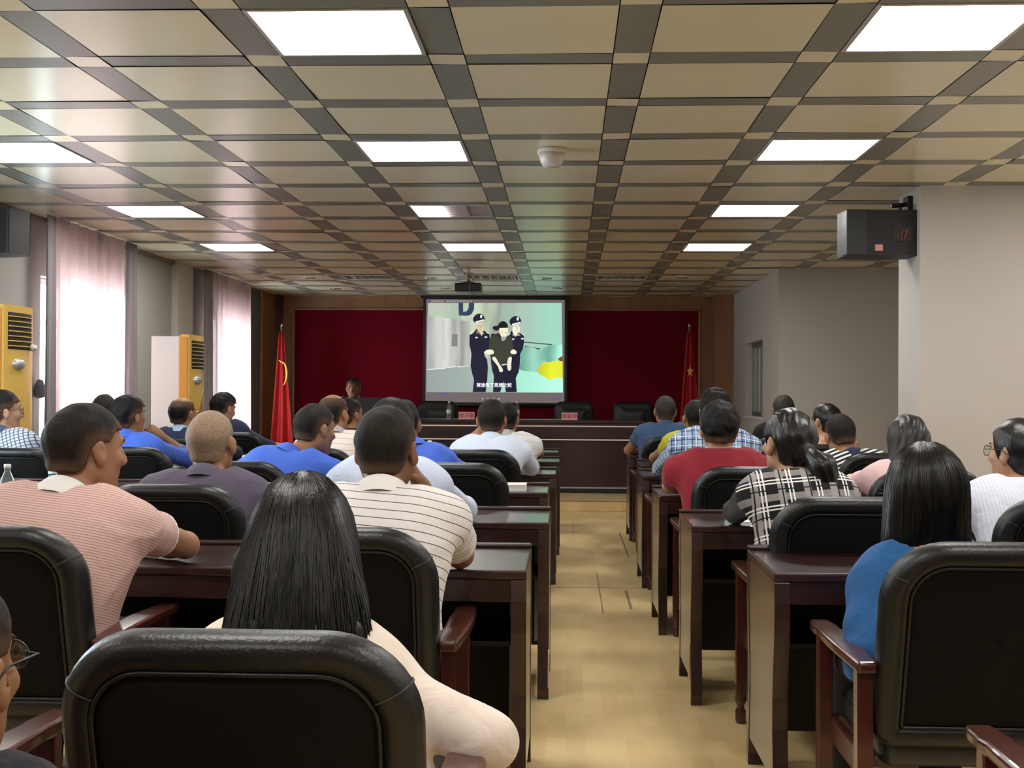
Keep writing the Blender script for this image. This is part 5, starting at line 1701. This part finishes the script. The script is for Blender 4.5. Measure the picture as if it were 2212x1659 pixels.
    if hair == 'long':
        top = hp(0, -0.03, 0.03)
        for (x0, x1, z1, yb, r_) in ((-0.055, -0.105, -0.33, -0.195, 0.050), (0.0, 0.01, -0.34, -0.215, 0.060), (0.055, 0.140, -0.35, -0.190, 0.050), (-0.03, -0.06, -0.33, -0.210, 0.05), (0.03, 0.07, -0.36, -0.205, 0.05)):
            Hf.cap(top + [x0 * 0.6, -0.012, -0.03], H + [x1 * 0.72, yb * 0.55, -0.16], 0.052, r_ + 0.006, k=0.06)
            Hf.cap(H + [x1 * 0.72, yb * 0.55, -0.16], H + [x1, yb, z1], r_ + 0.006, r_ * 0.32, k=0.03)
        near = np.abs(Hf.g) < 0.03
        Hf.g[near] += (0.0035 * np.sin(X[near] * 150 + 4 * np.sin(Z[near] * 9) + 2 * np.sin(Y[near] * 30)) + 0.003 * np.sin(X[near] * 67 + Y[near] * 40 + 2 * np.sin(Z[near] * 14))).astype(np.float32)
        Hf.g = np.maximum(Hf.g, np.where((LY > 0.055) & (LZ < 0.06), 0.01, -1).astype(np.float32))
    if hair == 'bob':
        for sx in (-1, 0, 1):
            Hf.cap(hp(sx * 0.052, -0.018, 0.02), H + [sx * 0.066, -0.035 + 0.012 * abs(sx), -0.15], 0.060 if sx else 0.075, 0.052 if sx else 0.06, k=0.03)
            Hf.cap(H + [sx * 0.066, -0.035, -0.15], H + [sx * 0.072, -0.045, -0.205], 0.048, 0.034, k=0.03)
        near = np.abs(Hf.g) < 0.03
        Hf.g[near] += (0.0025 * np.sin(X[near] * 170 + 3 * np.sin(Z[near] * 12)) + 0.002 * np.sin(Y[near] * 120 + X[near] * 60)).astype(np.float32)
        Hf.g = np.maximum(Hf.g, np.where((LY > 0.052) & (LZ < 0.06), 0.01, -1).astype(np.float32))
    if hair == 'pony':
        Hf.ell(hp(0, -0.105, -0.02), np.array([0.028, 0.022, 0.026]) * hs, Rh, k=0.02)
        a0 = hp(0.0, -0.115, -0.02)
        Hf.cap(a0, a0 + [0.055, -0.035, -0.06], 0.024, 0.050, k=0.02)
        Hf.cap(a0 + [0.055, -0.035, -0.06], a0 + [0.085, -0.03, -0.16], 0.052, 0.048, k=0.02)
        Hf.cap(a0 + [0.085, -0.03, -0.16], a0 + [0.10, -0.02, -0.235], 0.046, 0.018, k=0.02)
        near = np.abs(Hf.g) < 0.03
        Hf.g[near] += (0.0022 * np.sin(X[near] * 150 + Z[near] * 60 + 3 * np.sin(Y[near] * 30))).astype(np.float32)
    if hair == 'bun':
        Hf.ell(hp(0.0, -0.095, 0.00), np.array([0.052, 0.05, 0.06]) * hs, Rh, k=0.03)
    g_keep = Hf.g
    if hair in ('long', 'bob') and h < 0.0075:
        Hf.g = Hf.g + np.float32(0.011)
    v, f = Hf.mesh()
    Hf.g = g_keep
    if len(v):
        v = relax(v, f, 1, 0.4)
        lv = (v - H) @ Rh / hs
        bk = np.clip((0.045 - lv[:, 1]) / 0.10, 0, 1)
        ln = 0.060 - bk * (0.125 if hair not in ('long', 'bob', 'pony', 'bun') else 0.16)
        ea = np.sqrt((lv[:, 1] + 0.002) ** 2 + ((lv[:, 2] + 0.018) * 0.85) ** 2) - 0.036
        up = np.minimum(lv[:, 2] - ln, np.where(np.abs(lv[:, 0]) > 0.045, ea, 1))
        if hair in ('long', 'bob', 'pony', 'bun'):
            up[:] = 1.0
        if bald:
            rr = np.sqrt((lv[:, 0] / 0.060) ** 2 + (lv[:, 1] / 0.085) ** 2)
            up = np.minimum(up, np.where(lv[:, 2] > 0.05, (rr - bald) * 0.05, 1))
        if hair == 'buzz':
            up[:] = 1.0
        hair_o = np_obj('hair', v, f, hm, root, None, np.stack([up, up, up], 1))
        if hair in ('long', 'bob') and h < 0.0075:
            cu = MB()
            rr = random.Random(int(hips[0] * 100))
            n_ = 2300 if hair == 'long' else 1500
            for q in range(n_):
                a = rr.uniform(math.pi * 0.90, math.pi * 2.10)
                if hair == 'bob': a = rr.uniform(math.pi * 0.85, math.pi * 2.15)
                jit = rr.uniform(-1, 1)
                pts = []
                c_, s_ = math.cos(a), math.sin(a)
                zl = (-0.39 + 0.035 * rr.uniform(-1.4, 1.2) if hair == 'long' else -0.225 + 0.02 * rr.uniform(-1, 1))
                ez = 1.0 + rr.uniform(0.0, 0.05)
                pl = rr.uniform(0.15, 0.75)
                base = None
                for w1 in (0.02, 0.10, 0.20, 0.32, 0.46, 0.60, 0.80, 1.0):
                    ph_ = w1 * math.pi / 2
                    pts.append(hp((0.076 + th * 0.95) * ez * math.sin(ph_) * c_, -0.012 + (0.097 + th * 0.95) * ez * math.sin(ph_) * s_, 0.030 + (0.088 + th * 1.08) * ez * math.cos(ph_)))
                p = pts[-1].copy()
                steps = 6
                z0_ = p[2]
                for st_ in range(1, steps + 1):
                    t = st_ / steps
                    fl = (0.080 * c_ + 0.014 * jit + 0.012) * t if hair == 'long' else (0.0 * c_ + 0.006 * jit) * t
                    yy = p[1] + (-0.14 * t * (0.3 - 0.7 * s_) if hair == 'long' else 0.008 * t) + 0.010 * jit * t
                    pts.append(np.array([p[0] + fl + (0.004 * math.sin(6 * t + q)), yy, z0_ + (H[2] + zl - z0_) * t]))
                for qi in range(2, len(pts)):
                    for _ in range(3):
                        ii = np.clip(((pts[qi] - Hf.lo) / Hf.h).astype(int), 1, np.array(Hf.g.shape) - 3)
                        i0, i1, i2 = ii
                        gv = float(Hf.g[i0, i1, i2])
                        if gv > 0.5: break
                        gr = np.array([Hf.g[i0 + 1, i1, i2] - Hf.g[i0 - 1, i1, i2], Hf.g[i0, i1 + 1, i2] - Hf.g[i0, i1 - 1, i2], Hf.g[i0, i1, i2 + 1] - Hf.g[i0, i1, i2 - 1]])
                        if qi > 4: gr[2] = 0
                        gr = gr / (np.linalg.norm(gr) + 1e-9)
                        pts[qi] = pts[qi] + gr * np.clip(0.0015 + 0.003 * abs(jit) - gv, -0.02, 0.02)
                for _ in range(2):
                    pts = [pts[0]] + [0.25 * pts[k - 1] + 0.5 * pts[k] + 0.25 * pts[k + 1] for k in range(1, len(pts) - 1)] + [pts[-1]]
                w0 = rr.uniform(0.0009, 0.0016) * (1.25 if hair == 'long' else 1.1)
                cu.tube(pts, [w0] * (len(pts) - 2) + [w0 * 0.7, w0 * 0.3], 3, side=Vector((-s_, c_, 0)))
            st = cu.build('hair_strands', hm, root)
            st['kind'] = 'stuff'
    # --- face details
    if face:
        for sx in (-1, 1):
            e = MB()
            seg = 12
            for (rad, a1, mm) in ((0.0125, math.pi, 0),):
                vs = []
                for i in range(9):
                    for k in range(seg):
                        a = math.pi * i / 8
                        vs.append(hp(sx * 0.031, 0.0705, 0.011) + Rh @ np.array([rad * math.sin(a) * math.cos(2 * math.pi * k / seg), rad * math.cos(a), rad * math.sin(a) * math.sin(2 * math.pi * k / seg)]) * hs)
                e.add(vs, [(i * seg + k, i * seg + (k + 1) % seg, (i + 1) * seg + (k + 1) % seg, (i + 1) * seg + k) for i in range(8) for k in range(seg)], 0, True)
                for q in range(len(e.m)):
                    if q < seg * 2: e.m[q] = 1
            e.build('eye', [EYEW, EYED], root)
            MB().tube([hp(sx * 0.016, 0.0895, 0.034), hp(sx * 0.032, 0.089, 0.038), hp(sx * 0.050, 0.078, 0.034)], 0.0026 * hs, 6).build('eyebrow', HAIR_S, root)
    if glasses:
        g = empty('glasses', (0, 0, 0)); g.parent = root
        fr = MB()
        for sx in (-1, 1):
            fr.tube([hp(sx * (0.033 + 0.026 * math.cos(a)), 0.108 - 0.010 * abs(math.cos(a)) , 0.006 + 0.019 * math.sin(a)) for a in np.linspace(0, 2 * math.pi, 20)[:-1]], 0.0016, 6, closed=True)
            fr.tube([hp(sx * 0.060, 0.096, 0.012), hp(sx * 0.082, 0.082, 0.014), hp(sx * 0.090, 0.0, 0.014), hp(sx * 0.090, -0.03, -0.004)], 0.0017, 6)
        fr.tube([hp(-0.008, 0.110, 0.010), hp(0.0, 0.113, 0.014), hp(0.008, 0.110, 0.010)], 0.0015, 6)
        fr.build('frame', BLACK_PL, g)
        global LENS
        if LENS is None:
            LENS, nt2, bb = node_mat('spectacle_lens')
            nt2.nodes.remove(bb)
            t_ = nt2.nodes.new('ShaderNodeBsdfTransparent'); t_.inputs[0].default_value = (0.93, 0.94, 0.94, 1)
            g_2 = nt2.nodes.new('ShaderNodeBsdfGlossy'); g_2.inputs['Roughness'].default_value = 0.03
            mx = nt2.nodes.new('ShaderNodeMixShader'); mx.inputs[0].default_value = 0.12
            nt2.links.new(t_.outputs[0], mx.inputs[1]); nt2.links.new(g_2.outputs[0], mx.inputs[2])
            nt2.links.new(mx.outputs[0], nt2.nodes['Material Output'].inputs[0])
        for sx in (-1, 1):
            l_ = MB()
            ring = [hp(sx * (0.033 + 0.0255 * math.cos(a)), 0.108 - 0.010 * abs(math.cos(a)), 0.006 + 0.0185 * math.sin(a)) for a in np.linspace(0, 2 * math.pi, 20)[:-1]]
            ring2 = [p - Rh @ np.array([0, 0.0015, 0]) for p in ring]
            loft([ring, ring2], l_, 0, True, True)
            l_.build('lens', LENS, g)
    return root

# ---------------------------------------------------------------- outfits
PINKP = cloth_mat('pink_pinstripe_pique', (0.68, 0.47, 0.415), [('v', 0.0078, 0.42, (0.42, 0.22, 0.21), 0, 0.8)])
WHITEC = cloth_mat('white_rib', (0.80, 0.78, 0.76))
STRIPW = cloth_mat('white_thin_striped_knit', (0.76, 0.73, 0.71), [('v', 0.0275, 0.10, (0.13, 0.09, 0.09))])
SLATE = cloth_mat('slate_purple_pique', (0.090, 0.075, 0.110))
LBLUE = cloth_mat('pale_blue_shirt', (0.54, 0.60, 0.76))
BLUE = cloth_mat('bright_blue_shirt', (0.055, 0.130, 0.56))
CHECK = cloth_mat('small_check_shirt', (0.48, 0.52, 0.60), [('v', 0.022, 0.22, (0.06, 0.08, 0.15)), ('u', 0.022, 0.22, (0.06, 0.08, 0.15))])
CREAMS = cloth_mat('cream_striped_shirt', (0.72, 0.63, 0.56), [('v', 0.04, 0.10, (0.40, 0.34, 0.36))])
NAVYT = cloth_mat('navy_knit', (0.020, 0.028, 0.070))
BLUECOL = cloth_mat('pale_blue_collar', (0.30, 0.42, 0.62))
BLACKT = cloth_mat('black_knit', (0.010, 0.010, 0.012))
WBLUE = cloth_mat('blue_white_shirt', (0.62, 0.68, 0.80), [('u', 0.012, 0.3, (0.55, 0.62, 0.76))])
WPOLO = cloth_mat('white_ribbed_polo', (0.74, 0.74, 0.72), [('v', 0.05, 0.08, (0.45, 0.45, 0.45))])
JACKET = cloth_mat('cream_jacket', (0.76, 0.655, 0.57))
DKBLUE = cloth_mat('dark_blue_tee', (0.045, 0.085, 0.170))
YGREEN = cloth_mat('yellow_green_tee', (0.45, 0.42, 0.035))
PLAIDB = cloth_mat('blue_plaid_shirt', (0.13, 0.20, 0.38), [('u', 0.062, 0.42, (0.42, 0.52, 0.62), 0, 0.7), ('v', 0.062, 0.42, (0.30, 0.40, 0.52), 0, 0.6), ('u', 0.062, 0.10, (0.02, 0.04, 0.10), 0.6), ('v', 0.062, 0.10, (0.02, 0.04, 0.10), 0.6), ('u', 0.062, 0.07, (0.75, 0.80, 0.82), 0.2), ('v', 0.062, 0.07, (0.75, 0.80, 0.82), 0.2)])
REDT = cloth_mat('dark_red_tee', (0.235, 0.016, 0.026))
PLAIDW = cloth_mat('black_white_plaid', (0.010, 0.010, 0.012), [('u', 0.098, 0.28, (0.30, 0.28, 0.27), 0.0), ('v', 0.098, 0.28, (0.32, 0.30, 0.29), 0.0, 0.75), ('u', 0.105, 0.055, (0.80, 0.77, 0.75), 0.42), ('u', 0.105, 0.055, (0.80, 0.77, 0.75), 0.55), ('v', 0.105, 0.055, (0.80, 0.77, 0.75), 0.42), ('v', 0.105, 0.055, (0.80, 0.77, 0.75), 0.55), ('u', 0.105, 0.05, (0.012, 0.012, 0.014), 0.8), ('v', 0.105, 0.05, (0.012, 0.012, 0.014), 0.8)])
STRIPB = cloth_mat('black_white_stripes', (0.70, 0.70, 0.68), [('v', 0.026, 0.52, (0.015, 0.015, 0.022))])
PPINK = cloth_mat('pale_pink_blouse', (0.74, 0.50, 0.50))
TEAL = cloth_mat('blue_sweater', (0.018, 0.095, 0.26))
WBLOUSE = cloth_mat('white_blouse', (0.72, 0.75, 0.86), [('u', 0.012, 0.25, (0.62, 0.66, 0.80))])
MOTIF = cloth_mat('tan_motif_blouse', (0.55, 0.27, 0.16), [('d', 0.05, 0.06, (0.80, 0.68, 0.58))])
SUITD = cloth_mat('dark_jacket', (0.014, 0.014, 0.018))

HT = 0.125
def hd(px, ytop, Y, hs=1.06, extra=0.0):
    p = at(px, ytop, Y)
    return (p.x, Y, p.z - HT * hs - extra)
def W(px, py, Y):
    p = at(px, py, Y)
    return (p.x, Y, p.z)

# ---------------------------------------------------------------- the people, nearest first
import os
ONLY = None
person('person with long straight black hair in a cream jacket, back turned', hd(655, 1018, 2.42, 1.0, 0.02), (-0.47, 2.27), JACKET, 'long', HAIR_L, SKIN_L,
       hs=1.0, sw=0.165, girth=0.95, sleeve='long', h=0.006, folds=0.005, nod=6, necklen=0.07,
       re=(-0.145, 2.26, 0.665), rw=(-0.34, 2.44, 0.665), le=(-0.76, 2.44, 0.69), lw=(-0.66, 2.66, 0.64), rcurl=0.4, lcurl=0.4, cloth_t=0.016, seat_z=0.56)
person('person in glasses seen from behind at the lower left photo edge', (-0.778, 1.50, 0.955), (-0.92, 1.32), SUITD, 'short', HAIR_S, SKIN,
       yaw=7, nod=1, glasses=True, h=0.0065, face=1, hs=1.0, re=(-0.66, 1.55, 0.60), rw=(-0.72, 1.76, 0.60), le=(-1.16, 1.55, 0.60), lw=(-1.05, 1.78, 0.60), seat_z=0.54)
person('stout person in a pink fine-striped polo with white collar, elbow on the desk', hd(190, 873, 3.62, 1.10), (-1.52, 3.42), PINKP, 'short', HAIR_B, SKIN,
       yaw=38, nod=6, hs=1.10, sw=0.205, girth=1.30, h=0.0065, collar=WHITEC, cuff=WHITEC, desk_y=3.83, neckskew=(-0.03, -0.035), shz=-0.01,
       re=(-1.235, 3.93, 0.812), rw=(-1.46, 4.10, 0.800), le=(-1.95, 3.95, 0.812), lw=(-1.72, 4.12, 0.80), face=1, folds=0.005)
person('cropped-haired person in a white shirt with thin dark stripes, chin on fist', hd(836, 880, 3.68, 1.04), (-0.585, 3.44), STRIPW, 'short', HAIR_B, SKIN_D,
       yaw=8, nod=2, hs=1.06, sw=0.19, girth=1.15, h=0.0065, collar=WHITEC, desk_y=3.83, neckskew=(-0.0, -0.03),
       re=(-0.335, 3.85, 0.802), rw=(-0.455, 3.83, 1.015), rcurl=1.9, rside=(-1, -0.2, 0), le=(-0.85, 3.95, 0.81), lw=(-0.70, 4.10, 0.80), face=1, folds=0.004)
person('shaven-headed person in a slate purple polo, seen from behind', hd(458, 884, 4.95, 1.12), (-1.43, 4.86), SLATE, 'buzz', HAIR_BUZZ, SKIN,
       hs=1.12, sw=0.195, girth=1.22, h=0.008, collar=SLATE, desk_y=5.26, yaw=6, neckskew=(0, -0.03), shz=-0.0)
person('person in a pale blue long-sleeved shirt, almost hidden behind the thin-striped shirt', hd(846, 864, 5.00), (-0.68, 4.86), LBLUE, 'straight', HAIR_S, SKIN,
       sw=0.185, girth=1.05, sleeve='long', h=0.009, collar=LBLUE, desk_y=5.26, shz=-0.02)
person('person in a bright blue shirt leaning over, head turned right, beside the bottle', hd(683, 873, 6.62, 1.10), (-1.62, 6.42), BLUE, 'short', HAIR_B, SKIN,
       yaw=42, nod=10, hs=1.10, sw=0.235, girth=1.15, h=0.009, collar=BLUE, desk_y=6.85, neckskew=(-0.12, -0.04), shz=-0.03, sleeve='half', face=1)
person('person in a bright blue shirt bent low near the aisle, head hidden', hd(872, 864, 6.68), (-0.74, 6.42), BLUE, 'short', HAIR_S, SKIN,
       sw=0.18, girth=1.05, h=0.010, collar=BLUE, desk_y=6.85, neckskew=(0.06, -0.03), sleeve='half',
       re=(-0.60, 6.94, 0.86), shz=-0.01)
person('dark-haired person in a bright blue shirt near the windows, hand at cheek', hd(279, 856, 7.95, 1.08), (-2.83, 7.86), BLUE, 'full', HAIR_S, SKIN,
       yaw=30, hs=1.08, sw=0.185, h=0.011, collar=BLUE, desk_y=8.42, sleeve='half', re=(-2.60, 8.38, 0.84), rw=(-2.735, 8.12, 1.02), rcurl=1.5, rside=(-1, 0, 0), face=1)
person('person with glasses in a small-checked shirt at the left photo edge', hd(8, 845, 7.75, 1.08), (-3.44, 7.62), CHECK, 'straight', HAIR_S, SKIN_L,
       yaw=48, hs=1.08, sw=0.185, h=0.010, collar=CHECK, desk_y=8.42, sleeve='long', glasses=True, face=1, re=(-3.27, 8.10, 0.84), rw=(-3.32, 8.42, 0.81), le=(-3.72, 7.85, 0.80), lw=(-3.6, 8.1, 0.80))
person('person by the windows, only the dark top of the head showing', hd(227, 852, 9.42), (-3.48, 9.50), BLACKT, 'short', HAIR_B, SKIN, h=0.012, desk_y=9.95, sleeve='long')
person('person with a bald crown in a cream striped shirt, head turned slightly right', hd(722, 850, 8.05, 1.10), (-1.54, 7.88), CREAMS, 'bald', HAIR_B, SKIN,
       yaw=22, hs=1.10, sw=0.19, girth=1.15, h=0.010, collar=CREAMS, desk_y=8.42, bald=0.85, shz=-0.02, neckskew=(0.02, -0.04), face=1)
person('person in black with glasses, head just behind the cream shirt', hd(757, 860, 9.52), (-1.66, 9.45), BLACKT, 'short', HAIR_S, SKIN, yaw=38, h=0.011, glasses=True, desk_y=9.95, sleeve='long', face=1)
person('balding person with glasses, navy sweater and pale blue collar', hd(396, 857, 9.50, 1.10), (-2.90, 9.40), NAVYT, 'bald', HAIR_S, SKIN,
       yaw=20, hs=1.10, sw=0.19, girth=1.1, h=0.011, collar=BLUECOL, desk_y=9.95, bald=0.95, glasses=True, sleeve='long', face=1)
person('person with thick black hair in dark navy, leaning over papers by the far window', hd(484, 850, 10.95, 1.10), (-2.98, 10.85), NAVYT, 'full', HAIR_S, SKIN_L,
       yaw=34, nod=14, hs=1.10, sw=0.17, h=0.011, desk_y=11.5, sleeve='half', re=(-2.80, 11.3, 0.82), rw=(-2.74, 11.56, 0.80), le=(-3.3, 11.4, 0.82), face=1)
person('person in a pale blue-white shirt near the aisle, hands at the face', hd(1062, 862, 8.02, 1.08), (-0.55, 7.86), WBLUE, 'short', HAIR_B, SKIN,
       hs=1.08, sw=0.19, girth=1.12, h=0.010, collar=WBLUE, desk_y=8.42, sleeve='long', shz=-0.01,
       le=(-0.80, 8.40, 0.82), lw=(-0.62, 8.16, 1.02), lcurl=1.4, lside=(1, -0.2, 0), re=(-0.24, 8.34, 0.81), rw=(-0.40, 8.52, 0.80))
person('person in a white ribbed polo behind the pale blue-white shirt', hd(1094, 869, 9.48), (-0.50, 9.42), WPOLO, 'short', HAIR_S, SKIN,
       sw=0.21, girth=1.25, h=0.011, collar=WPOLO, desk_y=9.95, shz=0.0, re=(-0.235, 9.98, 0.82))
# the presenter faces the room
pp = person('presenter with short dark hair facing the room behind the monitor', (0, 0, 0.60 + 0.66), (0, 0), SUITD, 'straight', HAIR_S, SKIN_D, h=0.011, hs=1.05, desk_y=0.45, sleeve='long', face=1, collar=WHITEC)
q = at(756, 829, 15.55)
pp.location = (q.x, 15.80, q.z - 1.26 - HT * 1.05)
pp.location.z = max(pp.location.z, 0.10)
pp.rotation_euler = (0, 0, R(180))
# right block
person('short-haired person in a dark blue T-shirt, nearest the stage', hd(1437, 855, 10.60, 1.06), (0.84, 10.45), DKBLUE, 'short', HAIR_G, SKIN,
       hs=1.06, sw=0.20, girth=1.2, h=0.011, desk_y=10.95, collar=DKBLUE)
person('person in a yellow-green T-shirt half hidden behind the blue plaid shirt', hd(1502, 864, 9.22), (0.90, 9.10), YGREEN, 'short', HAIR_S, SKIN, sw=0.18, h=0.011, desk_y=9.62, yaw=-8)
person('person in a blue plaid shirt with tousled hair behind the red T-shirt', hd(1544, 838, 7.98, 1.10, 0.01), (0.93, 7.82), PLAIDB, 'bush', HAIR_S, SKIN,
       hs=1.06, sw=0.225, girth=1.15, h=0.010, desk_y=8.32, collar=PLAIDB, sleeve='half', shz=-0.03)
person('person in a dark red T-shirt with thick black hair, elbow on the desk', hd(1553, 864, 6.42, 1.08, 0.015), (0.83, 6.26), REDT, 'bush', HAIR_S, SKIN_L,
       hs=1.06, sw=0.215, girth=1.15, h=0.008, desk_y=6.70, shz=-0.02, le=(0.56, 6.72, 0.812), lw=(0.70, 6.80, 0.80), necklen=0.0)
person('grey-haired person in black by the small window wall', hd(1692, 853, 10.60, 1.06), (1.80, 10.45), BLACKT, 'short', HAIR_G, SKIN, hs=1.06, sw=0.19, h=0.011, desk_y=10.95, sleeve='long')
person('person with a black ponytail in a black and white plaid top, hand at neck', hd(1702, 885, 4.92, 1.08), (0.93, 4.72), PLAIDW, 'pony', HAIR_L, SKIN_L,
       yaw=-24, hs=1.08, sw=0.165, girth=0.92, h=0.0065, desk_y=5.20, sleeve='long', neckskew=(0.02, -0.03), smat=BLACKT,
       le=(0.72, 5.28, 0.812), lw=(0.845, 5.03, 0.985), lcurl=0.7, lside=(0.6, 0, 0.8), re=(1.16, 5.22, 0.81), rw=(1.0, 5.4, 0.80), face=1)
person('person with glasses and a black bun in a tan patterned blouse', hd(1783, 872, 9.22, 1.06), (1.90, 9.10), MOTIF, 'bun', HAIR_L, SKIN_L, yaw=-32, hs=1.06, sw=0.165, h=0.010, glasses=True, desk_y=9.62, face=1)
person('person in black and white stripes with head bent right of the plaid top', hd(1815, 896, 7.92, 1.08), (1.92, 7.76), STRIPB, 'short', HAIR_B, SKIN,
       yaw=-6, nod=16, roll=-6, hs=1.10, sw=0.21, girth=1.15, h=0.009, desk_y=8.32, neckskew=(0.05, -0.04), shz=0.012, collar=NAVYT)
person('person with long dark hair in a pale pink blouse before the pillar', hd(1960, 896, 6.45, 1.04, 0.01), (1.76, 6.22), PPINK, 'long', HAIR_LB, SKIN_L,
       hs=1.04, sw=0.175, h=0.008, desk_y=6.70, sleeve='long', le=(1.50, 6.72, 0.82))
person('person with a black bob in a deep blue sweater, near the right edge', hd(1994, 960, 3.52, 1.04, 0.02), (0.985, 3.32), TEAL, 'bob', HAIR_L, SKIN_L,
       yaw=-16, nod=6, hs=1.06, sw=0.150, girth=0.92, necklen=0.04, h=0.0065, desk_y=3.85, sleeve='long', glasses=True, le=(0.815, 3.36, 0.69), lw=(0.95, 3.62, 0.68), shz=-0.02, face=1)
person('person with glasses in a white blouse at the right photo edge', hd(2196, 906, 4.92, 1.06), (1.79, 4.72), WBLOUSE, 'bun', HAIR_L, SKIN_L,
       yaw=-34, hs=1.06, sw=0.175, girth=1.0, h=0.0075, desk_y=5.20, sleeve='half', glasses=True, ears=False, le=(1.53, 5.22, 0.83), lw=(1.68, 5.36, 0.80), face=1, cloth_t=0.018)
